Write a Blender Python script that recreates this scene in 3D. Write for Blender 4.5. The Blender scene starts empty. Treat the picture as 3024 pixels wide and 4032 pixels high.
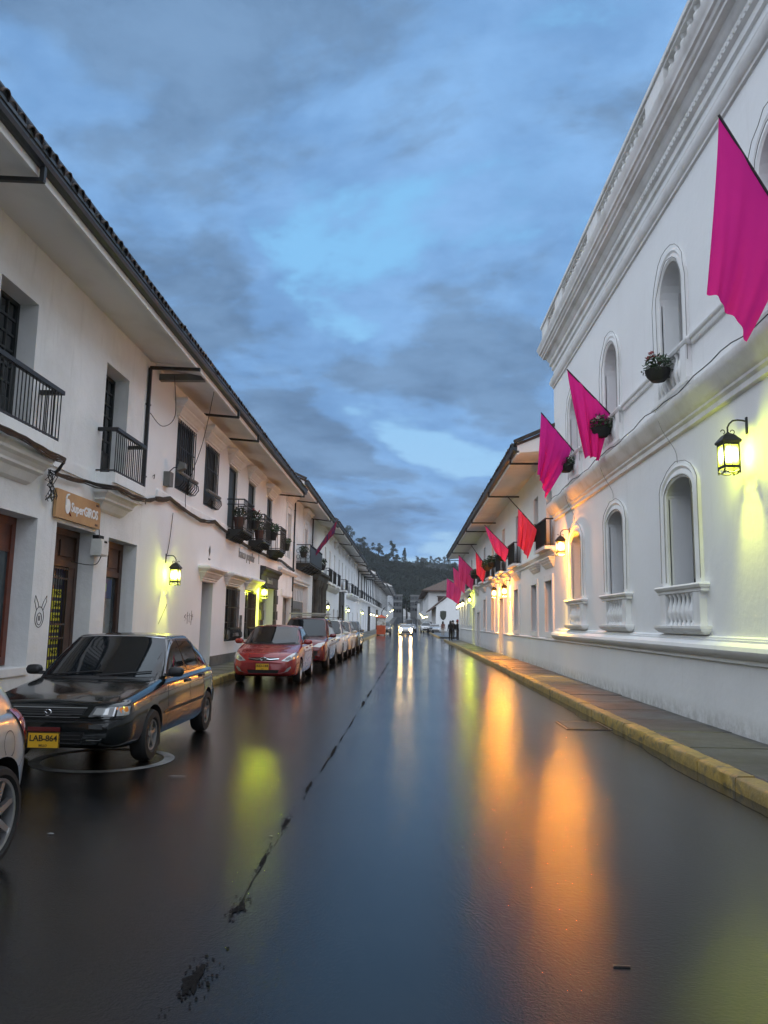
import bpy, bmesh, math, random
from math import pi, sin, cos, radians
from mathutils import Vector, Matrix, geometry, noise
from mathutils.bvhtree import BVHTree
random.seed(7)
S = bpy.context.scene
COL = S.collection

# ---------------------------------------------------------------- camera
cam_d = bpy.data.cameras.new('camera'); cam = bpy.data.objects.new('camera', cam_d); COL.objects.link(cam)
cam_d.sensor_fit = 'VERTICAL'; cam_d.sensor_height = 36.0; cam_d.lens = 36.0*3030/4032
cam_d.clip_start = 0.05; cam_d.clip_end = 6000
YAW, PITCH, ROLL = radians(1.8818), radians(8.12), radians(1.0)
fw = Vector((-sin(YAW)*cos(PITCH), cos(YAW)*cos(PITCH), sin(PITCH)))
r0 = Vector((cos(YAW), sin(YAW), 0)); u0 = r0.cross(fw)
rt = r0*cos(ROLL)+u0*sin(ROLL); up = u0*cos(ROLL)-r0*sin(ROLL)
M = Matrix((rt, up, -fw)).transposed().to_4x4(); M.translation = (0, 0, 1.6)
cam.matrix_world = M
S.camera = cam

# ---------------------------------------------------------------- sky, sun, exposure
SUN_EL, SUN_AZ = radians(62), radians(180)
world = bpy.data.worlds.new('World'); S.world = world; world.use_nodes = True
wt = world.node_tree; wt.nodes.clear()
def WN(t, **k):
    n = wt.nodes.new(t)
    for a, b in k.items(): setattr(n, a, b)
    return n
def wl(a, b): wt.links.new(a, b)
wout = WN('ShaderNodeOutputWorld'); wbg = WN('ShaderNodeBackground'); wbg.inputs[1].default_value = 0.055
wl(wbg.outputs[0], wout.inputs[0])
sky = WN('ShaderNodeTexSky', sky_type='NISHITA'); sky.sun_disc = False
sky.sun_elevation = SUN_EL; sky.sun_rotation = SUN_AZ; sky.air_density = 1.0; sky.dust_density = 0.6; sky.ozone_density = 3.0
tc = WN('ShaderNodeTexCoord'); sep = WN('ShaderNodeSeparateXYZ'); wl(tc.outputs['Generated'], sep.inputs[0])
def wmath(op, a, b=None, clamp=False):
    n = WN('ShaderNodeMath', operation=op, use_clamp=clamp)
    for i, x in enumerate((a, b)):
        if x is None: continue
        if isinstance(x, (int, float)): n.inputs[i].default_value = x
        else: wl(x, n.inputs[i])
    return n.outputs[0]
zz = wmath('ADD', wmath('MAXIMUM', sep.outputs[2], 0.0), 0.24)
uu = wmath('DIVIDE', sep.outputs[0], zz); vv = wmath('DIVIDE', sep.outputs[1], zz)
comb = WN('ShaderNodeCombineXYZ'); wl(uu, comb.inputs[0]); wl(vv, comb.inputs[1])
def wnoise(scale, detail, rough, off, dist=0.0, sx=1.0):
    mp = WN('ShaderNodeMapping'); mp.inputs['Location'].default_value = off; mp.inputs['Scale'].default_value = (sx, 1, 1); wl(comb.outputs[0], mp.inputs[0])
    n = WN('ShaderNodeTexNoise'); n.inputs['Scale'].default_value = scale; n.inputs['Detail'].default_value = detail
    n.inputs['Roughness'].default_value = rough; n.inputs['Distortion'].default_value = dist; wl(mp.outputs[0], n.inputs[0]); return n.outputs[0]
def wramp(fac, stops):
    r = WN('ShaderNodeValToRGB'); e = r.color_ramp.elements
    while len(e) < len(stops): e.new(0.5)
    for el, (p, c) in zip(e, stops): el.position = p; el.color = (*c, 1)
    r.color_ramp.interpolation = 'EASE'; wl(fac, r.inputs[0]); return r.outputs[0]
def wmix(f, a, b, mode='MIX'):
    n = WN('ShaderNodeMix', data_type='RGBA', blend_type=mode)
    if isinstance(f, (int, float)): n.inputs[0].default_value = f
    else: wl(f, n.inputs[0])
    for i, x in ((6, a), (7, b)):
        if isinstance(x, tuple): n.inputs[i].default_value = (*x, 1)
        else: wl(x, n.inputs[i])
    return n.outputs[2]
n_big = wnoise(1.05, 9, 0.55, (3.66, -0.86, 0), 0.25, 0.9)
n_mid = wnoise(3.0, 10, 0.6, (4.05, -6.17, 4), 0.2, 0.9)
nsum = wmath('ADD', wmath('MULTIPLY', n_big, 0.72), wmath('MULTIPLY', n_mid, 0.28))
fine = wramp(wmath('ADD', wmath('MULTIPLY', n_mid, 0.6), wmath('MULTIPLY', wnoise(7.5, 9, 0.62, (2.0, 7.0, 1.0), 0.2, 0.85), 0.4)), [(0.36, (0, 0, 0)), (0.64, (1, 1, 1))])
hz = wmath('MULTIPLY', wmath('SUBTRACT', 1.0, wmath('MULTIPLY', wmath('MAXIMUM', sep.outputs[2], 0.0), 2.1, True)), 0.045)
cover = wmath('ADD', nsum, hz)
# gaps of clear evening sky, thin veil, heavy grey-blue cloud
gap = wmix(1.0, sky.outputs[0], (1.15, 1.0, 0.86), 'MULTIPLY')
gapmix = wmix(0.85, gap, (1.9, 4.7, 7.8))
low = wmath('SUBTRACT', 1.0, wmath('MULTIPLY', wmath('MAXIMUM', sep.outputs[2], 0.0), 2.4, True))
gapmix = wmix(low, gapmix, (3.1, 4.9, 6.9))      # paler towards the horizon all round
veil = wmix(fine, (1.25, 2.6, 4.9), (2.0, 3.9, 6.8))
heavy = wmix(fine, (0.85, 1.60, 2.85), (1.5, 2.65, 4.4))
f1 = wramp(cover, [(0.45, (0, 0, 0)), (0.50, (1, 1, 1))])
f2 = wramp(cover, [(0.508, (0, 0, 0)), (0.56, (1, 1, 1))])
skc = wmix(f2, wmix(f1, gapmix, veil), heavy)
wl(skc, wbg.inputs[0])

sun_d = bpy.data.lights.new('sun', 'SUN'); sun = bpy.data.objects.new('sun', sun_d); COL.objects.link(sun)
sun_d.energy = 1.5; sun_d.angle = radians(160); sun_d.color = (1.0, 0.955, 0.905)
sd = Vector((0.05, -cos(SUN_EL), sin(SUN_EL)))         # towards the sun: behind the camera, high, veiled by cloud
sun.rotation_euler = sd.to_track_quat('Z', 'Y').to_euler()
S.view_settings.view_transform = 'Standard'; S.view_settings.look = 'None'
S.view_settings.exposure = 1.22; S.view_settings.gamma = 1.0; S.view_settings.use_curve_mapping = False
S.render.engine = 'CYCLES'; S.cycles.use_denoising = True; S.cycles.max_bounces = 7; S.cycles.transparent_max_bounces = 12
S.cycles.sample_clamp_indirect = 6.0; S.cycles.caustics_reflective = False; S.cycles.caustics_refractive = False
try: S.cycles.denoiser = 'OPENIMAGEDENOISE'
except Exception: pass

# ---------------------------------------------------------------- materials
MT = {}
def mat(name, col, rough=0.6, metal=0.0, var=None, bump=None, spec=0.5, coat=0.0, emit=None, alpha=None, trans=None, streak=None, base_dirt=None, var2=None):
    """col: base; var=(scale, darker/other colour, lo, hi); bump=(scale, strength, dist); streak: rain stains"""
    m = bpy.data.materials.new(name); m.use_nodes = True; t = m.node_tree; b = t.nodes['Principled BSDF']
    b.inputs['Base Color'].default_value = (*col, 1); b.inputs['Roughness'].default_value = rough; b.inputs['Metallic'].default_value = metal
    b.inputs['Specular IOR Level'].default_value = spec; b.inputs['Coat Weight'].default_value = coat; b.inputs['Coat Roughness'].default_value = 0.04
    def N(ty): return t.nodes.new(ty)
    geo = N('ShaderNodeNewGeometry'); pos = geo.outputs['Position']
    def nz(scale, detail=6, rg=0.6, vec=None):
        n = N('ShaderNodeTexNoise'); n.inputs['Scale'].default_value = scale; n.inputs['Detail'].default_value = detail; n.inputs['Roughness'].default_value = rg
        t.links.new(vec or pos, n.inputs['Vector']); return n.outputs[0]
    def ramp(f, lo, hi):
        r = N('ShaderNodeMapRange'); r.inputs[1].default_value = lo; r.inputs[2].default_value = hi; t.links.new(f, r.inputs[0]); return r.outputs[0]
    def mix(f, a, c):
        x = N('ShaderNodeMix'); x.data_type = 'RGBA'; t.links.new(f, x.inputs[0])
        for i, v in ((6, a), (7, c)):
            if isinstance(v, tuple): x.inputs[i].default_value = (*v, 1)
            else: t.links.new(v, x.inputs[i])
        return x.outputs[2]
    def mul(a, k):
        x = N('ShaderNodeMath'); x.operation = 'MULTIPLY'; t.links.new(a, x.inputs[0])
        if isinstance(k, (int, float)): x.inputs[1].default_value = k
        else: t.links.new(k, x.inputs[1])
        return x.outputs[0]
    cur = col
    if var: cur = mix(ramp(nz(var[0]), var[2], var[3]), cur, var[1])
    if var2: cur = mix(ramp(nz(var2[0]), var2[2], var2[3]), cur, var2[1])
    if streak:
        mp = N('ShaderNodeMapping'); mp.inputs['Scale'].default_value = (2.2, 2.2, 0.22); t.links.new(pos, mp.inputs[0])
        cur = mix(mul(ramp(nz(2.4, 7, 0.65, mp.outputs[0]), 0.56, 0.80), streak[1]), cur, streak[0])
    if base_dirt:
        sp = N('ShaderNodeSeparateXYZ'); t.links.new(pos, sp.inputs[0])
        g = ramp(sp.outputs[2], base_dirt[2], 0.12)
        cur = mix(mul(mul(g, ramp(nz(6.0, 9, 0.75), 0.36, 0.60)), base_dirt[1]), cur, base_dirt[0])
    if not isinstance(cur, tuple): t.links.new(cur, b.inputs['Base Color'])
    if bump:
        bp = N('ShaderNodeBump'); bp.inputs['Strength'].default_value = bump[1]; bp.inputs['Distance'].default_value = bump[2]
        t.links.new(nz(bump[0], 5, 0.6), bp.inputs['Height']); t.links.new(bp.outputs[0], b.inputs['Normal'])
    if emit:
        b.inputs['Emission Color'].default_value = (*emit[0], 1); b.inputs['Emission Strength'].default_value = emit[1]
    if alpha is not None: b.inputs['Alpha'].default_value = alpha
    if trans is not None: b.inputs['Transmission Weight'].default_value = trans
    MT[name] = m; return m

mat('plaster', (0.83, 0.835, 0.835), 0.85, var=(0.45, (0.765, 0.77, 0.77), 0.40, 0.75), bump=(7.0, 0.30, 0.02), spec=0.2, streak=((0.55, 0.54, 0.51), 0.22), base_dirt=((0.30, 0.285, 0.25), 0.7, 0.45))
mat('plaster_old', (0.83, 0.83, 0.825), 0.88, var=(0.7, (0.70, 0.70, 0.69), 0.40, 0.70), bump=(5.0, 0.5, 0.03), spec=0.2, streak=((0.42, 0.41, 0.39), 0.35), base_dirt=((0.28, 0.27, 0.24), 0.8, 0.6))
mat('trim_white', (0.83, 0.832, 0.825), 0.8, var=(1.3, (0.68, 0.665, 0.63), 0.45, 0.8), bump=(14.0, 0.2, 0.01), spec=0.25, streak=((0.42, 0.40, 0.36), 0.45))
mat('soffit_white', (0.81, 0.80, 0.785), 0.9, var=(0.8, (0.70, 0.685, 0.665), 0.45, 0.75), bump=(9.0, 0.2, 0.01), spec=0.15)
mat('cornice_grime', (0.79, 0.785, 0.77), 0.85, var=(1.8, (0.58, 0.565, 0.535), 0.45, 0.78), bump=(14.0, 0.25, 0.01), spec=0.2)
mat('plinth_grey', (0.15, 0.15, 0.14), 0.6, var=(2.0, (0.09, 0.09, 0.085), 0.4, 0.7), bump=(12.0, 0.3, 0.01))
mat('gutter', (0.022, 0.03, 0.04), 0.45, metal=0.0, var=(3.0, (0.045, 0.05, 0.055), 0.5, 0.75))
mat('tile_clay', (0.05, 0.04, 0.036), 0.75, var=(3.5, (0.03, 0.033, 0.03), 0.42, 0.66), var2=(0.9, (0.11, 0.065, 0.045), 0.5, 0.8), bump=(30.0, 0.4, 0.01))
mat('roof_clay', (0.10, 0.06, 0.045), 0.8, var=(2.5, (0.045, 0.04, 0.035), 0.40, 0.7), bump=(9.0, 0.6, 0.05))
mat('iron', (0.012, 0.013, 0.014), 0.5, metal=0.0, var=(8.0, (0.03, 0.024, 0.02), 0.55, 0.8))
mat('wood_dark', (0.012, 0.016, 0.017), 0.5, var=(4.0, (0.022, 0.026, 0.026), 0.45, 0.7), bump=(25.0, 0.2, 0.005))
mat('wood_brown', (0.075, 0.035, 0.022), 0.5, var=(5.0, (0.035, 0.018, 0.012), 0.40, 0.7), bump=(22.0, 0.25, 0.006))
mat('wood_red', (0.17, 0.045, 0.025), 0.42, var=(5.0, (0.10, 0.028, 0.016), 0.40, 0.7), bump=(22.0, 0.2, 0.005))
mat('wood_green', (0.01, 0.017, 0.013), 0.5, var=(4.0, (0.02, 0.026, 0.02), 0.45, 0.7))
mat('shutter_grey', (0.42, 0.42, 0.42), 0.7, var=(2.0, (0.34, 0.34, 0.34), 0.4, 0.7))
mat('door_grey', (0.20, 0.20, 0.195), 0.6, var=(2.0, (0.13, 0.13, 0.13), 0.4, 0.7))
mat('glass_dark', (0.012, 0.015, 0.018), 0.07, spec=0.6)
mat('glass_shop', (0.03, 0.045, 0.055), 0.10, var=(1.2, (0.07, 0.085, 0.085), 0.45, 0.7), spec=0.6)
mat('stone_dark', (0.085, 0.08, 0.07), 0.85, var=(2.2, (0.045, 0.043, 0.04), 0.42, 0.66), bump=(12.0, 0.6, 0.02))
mat('stone_grey', (0.06, 0.062, 0.06), 0.75, var=(2.2, (0.035, 0.035, 0.035), 0.42, 0.66), bump=(12.0, 0.3, 0.01))
mat('cable', (0.012, 0.012, 0.012), 0.6)
mat('cable_grey', (0.22, 0.21, 0.20), 0.7)
mat('steel', (0.35, 0.35, 0.35), 0.35, metal=0.8)
mat('box_white', (0.66, 0.66, 0.63), 0.5, var=(5.0, (0.5, 0.5, 0.47), 0.5, 0.8))
mat('sign_wood', (0.50, 0.29, 0.13), 0.55, var=(3.0, (0.42, 0.23, 0.10), 0.4, 0.7))
mat('letter_white', (0.80, 0.81, 0.82), 0.5)
mat('letter_grey', (0.33, 0.32, 0.31), 0.6)
mat('letter_black', (0.01, 0.01, 0.01), 0.6)
mat('note_yellow', (0.62, 0.60, 0.04), 0.6)
mat('poster_blue', (0.012, 0.045, 0.14), 0.35)
mat('poster_navy', (0.012, 0.016, 0.06), 0.3)
mat('poster_pale', (0.13, 0.17, 0.18), 0.3, var=(2.5, (0.06, 0.08, 0.09), 0.42, 0.65))
mat('letter_green', (0.22, 0.50, 0.24), 0.5)
mat('flag_magenta', (0.68, 0.028, 0.27), 0.75, spec=0.1, var=(1.5, (0.62, 0.024, 0.25), 0.4, 0.7))
mat('flag_pink', (0.72, 0.07, 0.25), 0.75, spec=0.1)
mat('flag_red', (0.74, 0.075, 0.16), 0.75, spec=0.1)
mat('flag_navy', (0.03, 0.02, 0.09), 0.75, spec=0.1, var=(2.2, (0.34, 0.012, 0.03), 0.45, 0.50))
for k in ('flag_magenta', 'flag_pink', 'flag_red', 'flag_navy'):
    t = MT[k].node_tree; b = t.nodes['Principled BSDF']; o = t.nodes['Material Output']
    tr = t.nodes.new('ShaderNodeBsdfTranslucent'); tr.inputs[0].default_value = (*[min(1, c*1.5) for c in b.inputs[0].default_value[:3]], 1)
    mx = t.nodes.new('ShaderNodeMixShader'); mx.inputs[0].default_value = 0.35
    t.links.new(b.outputs[0], mx.inputs[1]); t.links.new(tr.outputs[0], mx.inputs[2]); t.links.new(mx.outputs[0], o.inputs[0])
mat('leaf', (0.035, 0.07, 0.025), 0.55, var=(9.0, (0.02, 0.04, 0.014), 0.4, 0.7))
mat('leaf_dark', (0.018, 0.034, 0.014), 0.6, var=(9.0, (0.03, 0.05, 0.02), 0.45, 0.7))
mat('flower_red', (0.30, 0.02, 0.02), 0.5)
mat('flower_white', (0.7, 0.65, 0.6), 0.5)
mat('basket', (0.014, 0.014, 0.014), 0.8, bump=(40.0, 0.5, 0.01))
mat('terracotta', (0.10, 0.045, 0.034), 0.75, var=(3.0, (0.06, 0.03, 0.025), 0.4, 0.7))
mat('kerb_paint', (0.36, 0.24, 0.055), 0.5, var=(9.0, (0.09, 0.075, 0.045), 0.47, 0.62), var2=(2.2, (0.24, 0.17, 0.06), 0.4, 0.65), bump=(18.0, 0.6, 0.02))
mat('bark', (0.05, 0.04, 0.03), 0.9, bump=(10.0, 0.5, 0.02))
mat('hill_ground', (0.013, 0.018, 0.012), 0.95)
mat('forest', (0.015, 0.020, 0.013), 0.9, var=(0.03, (0.022, 0.027, 0.017), 0.4, 0.65), spec=0.1)
mat('ridge_leaf', (0.024, 0.036, 0.018), 0.8, var=(0.2, (0.014, 0.022, 0.012), 0.4, 0.65))
mat('concrete_far', (0.13, 0.135, 0.135), 0.8)
mat('far_edge', (0.30, 0.30, 0.30), 0.8)
mat('ground', (0.05, 0.05, 0.045), 0.9, var=(0.2, (0.035, 0.04, 0.03), 0.4, 0.7))
mat('rubber', (0.012, 0.012, 0.012), 0.75, bump=(60.0, 0.2, 0.004))
mat('black_plastic', (0.014, 0.014, 0.015), 0.45)
mat('well_black', (0.004, 0.004, 0.004), 0.9)
mat('rim_grey', (0.22, 0.22, 0.22), 0.42, metal=0.5)
mat('rim_silver', (0.55, 0.55, 0.56), 0.28, metal=0.85)
mat('chrome', (0.75, 0.75, 0.76), 0.12, metal=1.0)
mat('lens', (0.45, 0.46, 0.46), 0.12, metal=0.5, spec=0.7, coat=0.8)
mat('lens_dark', (0.10, 0.105, 0.11), 0.10, metal=0.3, spec=0.7, coat=0.8)
mat('lens_amber', (0.75, 0.22, 0.02), 0.15, spec=0.6, coat=0.6)
mat('lens_red', (0.42, 0.01, 0.008), 0.12, spec=0.6, coat=0.8)
mat('plate_yellow', (0.72, 0.40, 0.02), 0.4)
mat('car_glass', (0.008, 0.010, 0.012), 0.04, spec=0.6)
mat('paint_black', (0.004, 0.006, 0.0065), 0.14, coat=0.5)
mat('paint_red', (0.27, 0.018, 0.020), 0.26, metal=0.2, coat=0.8)
mat('paint_dark_red', (0.13, 0.010, 0.014), 0.25, metal=0.2, coat=0.8)
mat('paint_white', (0.62, 0.62, 0.61), 0.25, coat=0.7)
mat('paint_beige', (0.52, 0.49, 0.43), 0.28, coat=0.7)
mat('paint_silver', (0.42, 0.42, 0.42), 0.28, metal=0.5, coat=0.8)
mat('paint_grey', (0.07, 0.075, 0.08), 0.25, coat=0.8)
mat('paint_yellow', (0.60, 0.36, 0.02), 0.3, coat=0.6)
mat('kiosk_orange', (0.55, 0.09, 0.025), 0.55, var=(2.0, (0.40, 0.06, 0.02), 0.4, 0.7))
mat('kiosk_print', (0.62, 0.60, 0.56), 0.5, var=(3.2, (0.30, 0.25, 0.2), 0.48, 0.60))
mat('skin', (0.30, 0.16, 0.10), 0.6)
mat('hair_black', (0.010, 0.008, 0.007), 0.6)
for n, c in dict(cloth_black=(0.02, 0.02, 0.023), cloth_dark=(0.06, 0.05, 0.05), cloth_blue=(0.06, 0.08, 0.14), cloth_brown=(0.16, 0.07, 0.05), cloth_beige=(0.32, 0.27, 0.22), cloth_red=(0.28, 0.03, 0.03)).items(): mat(n, c, 0.85)
mat('shield_green', (0.045, 0.05, 0.035), 0.6)
mat('graffiti', (0.035, 0.03, 0.03), 0.7)
mat('road_paint', (0.19, 0.19, 0.185), 0.5, var=(4.0, (0.05, 0.05, 0.05), 0.46, 0.66), bump=(60.0, 0.4, 0.01))
mat('broken_asphalt', (0.012, 0.011, 0.011), 0.95, var=(50.0, (0.03, 0.028, 0.026), 0.55, 0.7), bump=(60.0, 1.0, 0.03), spec=0.15)
mat('manhole_iron', (0.045, 0.042, 0.04), 0.35, metal=0.0, bump=(40.0, 0.6, 0.01))

def wet(name, col, col2, rlo, rhi, bscale, bstr, bdist, big=0.35, spec=0.6, lanes=False):
    """wet mineral surface: gloss varies with the water film, fine aggregate gives the sparkle"""
    m = bpy.data.materials.new(name); m.use_nodes = True; t = m.node_tree; b = t.nodes['Principled BSDF']
    N = t.nodes.new; geo = N('ShaderNodeNewGeometry')
    def nz(sc, d, rg): 
        n = N('ShaderNodeTexNoise'); n.inputs['Scale'].default_value = sc; n.inputs['Detail'].default_value = d; n.inputs['Roughness'].default_value = rg
        t.links.new(geo.outputs['Position'], n.inputs['Vector']); return n.outputs[0]
    def rg(f, a, b2, c, d):
        r = N('ShaderNodeMapRange'); 
        for i, v in enumerate((a, b2, c, d)): r.inputs[i+1].default_value = v
        t.links.new(f, r.inputs[0]); return r.outputs[0]
    mx = N('ShaderNodeMix'); mx.data_type = 'RGBA'; mx.inputs[6].default_value = (*col, 1); mx.inputs[7].default_value = (*col2, 1)
    t.links.new(rg(nz(1.1, 8, 0.65), 0.38, 0.68, 0, 1), mx.inputs[0]); t.links.new(mx.outputs[2], b.inputs['Base Color'])
    rs_ = N('ShaderNodeMath'); rs_.operation = 'ADD'; t.links.new(rg(nz(big, 6, 0.6), 0.35, 0.66, rlo, rhi), rs_.inputs[0]); t.links.new(rg(nz(22.0, 5, 0.7), 0.40, 0.66, -.015, .035), rs_.inputs[1]); t.links.new(rs_.outputs[0], b.inputs['Roughness'])
    ad = N('ShaderNodeMath'); ad.operation = 'ADD'; t.links.new(nz(bscale, 3, 0.6), ad.inputs[0]); t.links.new(nz(bscale*0.35, 4, 0.6), ad.inputs[1])
    if lanes:      # drier wheel tracks, and coarse 2-4 cm aggregate that breaks the mirror up
        mp = N('ShaderNodeMapping'); mp.inputs['Scale'].default_value = (1.5, .05, 1); t.links.new(geo.outputs['Position'], mp.inputs[0])
        n2 = N('ShaderNodeTexNoise'); n2.inputs['Scale'].default_value = 1.0; n2.inputs['Detail'].default_value = 3; t.links.new(mp.outputs[0], n2.inputs['Vector'])
        r2 = N('ShaderNodeMath'); r2.operation = 'ADD'; t.links.new(rs_.outputs[0], r2.inputs[0]); t.links.new(rg(n2.outputs[0], .45, .68, 0, .045), r2.inputs[1]); r3 = N('ShaderNodeMath'); r3.operation = 'ADD'; t.links.new(r2.outputs[0], r3.inputs[0]); t.links.new(rg(nz(130.0, 3, 0.7), .42, .62, -.03, .09), r3.inputs[1]); t.links.new(r3.outputs[0], b.inputs['Roughness'])
        a2 = N('ShaderNodeMath'); a2.operation = 'MULTIPLY_ADD'; t.links.new(nz(48.0, 5, 0.7), a2.inputs[0]); a2.inputs[1].default_value = 1.3; t.links.new(ad.outputs[0], a2.inputs[2]); ad = a2
    bp = N('ShaderNodeBump'); bp.inputs['Strength'].default_value = bstr; bp.inputs['Distance'].default_value = bdist
    t.links.new(ad.outputs[0], bp.inputs['Height']); t.links.new(bp.outputs[0], b.inputs['Normal'])
    b.inputs['Specular IOR Level'].default_value = spec
    MT[name] = m; return m
wet('asphalt', (0.005, 0.0053, 0.0056), (0.009, 0.0093, 0.0095), 0.05, 0.095, 105.0, 0.215, 0.005, spec=0.36, lanes=True)
wet('sidewalk', (0.06, 0.058, 0.053), (0.035, 0.035, 0.033), 0.28, 0.55, 60.0, 0.3, 0.006, 0.9)
wet('water_film', (0.012, 0.012, 0.012), (0.016, 0.015, 0.013), 0.05, 0.12, 25.0, 0.05, 0.004)

def lampmat(name, col, st): 
    m = bpy.data.materials.new(name); m.use_nodes = True; t = m.node_tree; t.nodes.clear()
    o = t.nodes.new('ShaderNodeOutputMaterial'); e = t.nodes.new('ShaderNodeEmission'); e.inputs[0].default_value = (*col, 1); e.inputs[1].default_value = st
    t.links.new(e.outputs[0], o.inputs[0]); MT[name] = m; return m
def bulbmat(name, col, st):
    m = lampmat(name, col, st); t = m.node_tree; e = t.nodes['Emission']; o = t.nodes['Material Output']; tr = t.nodes.new('ShaderNodeBsdfTransparent'); mx = t.nodes.new('ShaderNodeMixShader'); mx.inputs[0].default_value = 0.35
    t.links.new(tr.outputs[0], mx.inputs[1]); t.links.new(e.outputs[0], mx.inputs[2]); t.links.new(mx.outputs[0], o.inputs[0]); return m
def panemat(name, col, st):
    """lantern glass: tinted and see-through, its glow painted in as emission that fades away from the bulb"""
    m = bpy.data.materials.new(name); m.use_nodes = True; t = m.node_tree; t.nodes.clear()
    o = t.nodes.new('ShaderNodeOutputMaterial'); e = t.nodes.new('ShaderNodeEmission'); e.inputs[0].default_value = (*col, 1); e.inputs[1].default_value = st
    tr = t.nodes.new('ShaderNodeBsdfTransparent'); tr.inputs[0].default_value = (*[0.5+0.5*c for c in col], 1)
    tcn = t.nodes.new('ShaderNodeTexCoord'); dn = t.nodes.new('ShaderNodeVectorMath'); dn.operation = 'DISTANCE'; dn.inputs[1].default_value = (.29, 0, .22); t.links.new(tcn.outputs['Object'], dn.inputs[0])
    pw = t.nodes.new('ShaderNodeMath'); pw.operation = 'POWER'; pw.inputs[1].default_value = -4.0; t.links.new(dn.outputs['Value'], pw.inputs[0])
    ml = t.nodes.new('ShaderNodeMath'); ml.operation = 'MULTIPLY'; ml.inputs[1].default_value = st*.0012; t.links.new(pw.outputs[0], ml.inputs[0]); t.links.new(ml.outputs[0], e.inputs[1])
    rp = t.nodes.new('ShaderNodeValToRGB'); rp.color_ramp.elements[0].position = .12; rp.color_ramp.elements[0].color = (1, 1, .75, 1); rp.color_ramp.elements[1].position = .19; rp.color_ramp.elements[1].color = (*col, 1)
    t.links.new(dn.outputs['Value'], rp.inputs[0]); t.links.new(rp.outputs[0], e.inputs[0])
    mx = t.nodes.new('ShaderNodeMixShader'); mx.inputs[0].default_value = 0.5
    t.links.new(tr.outputs[0], mx.inputs[1]); t.links.new(e.outputs[0], mx.inputs[2]); t.links.new(mx.outputs[0], o.inputs[0]); MT[name] = m; return m
LAMPC = dict(lime=(0.84, 0.90, 0.025), amber=(1.0, 0.53, 0.05), pale=(1.0, 0.86, 0.35))
for k, c in LAMPC.items():
    bulbmat('bulb_'+k, tuple(0.35+0.65*x for x in c), 160.0 if k == 'amber' else 100.0); panemat('pane_'+k, tuple(max(x, .10) for x in c), 1.0)
lampmat('headlamp_lit', (1.0, 0.66, 0.26), 28.0)
lampmat('foglamp_lit', (1.0, 0.60, 0.20), 16.0)
lampmat('tail_lit', (1.0, 0.10, 0.05), 6.0)

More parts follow.
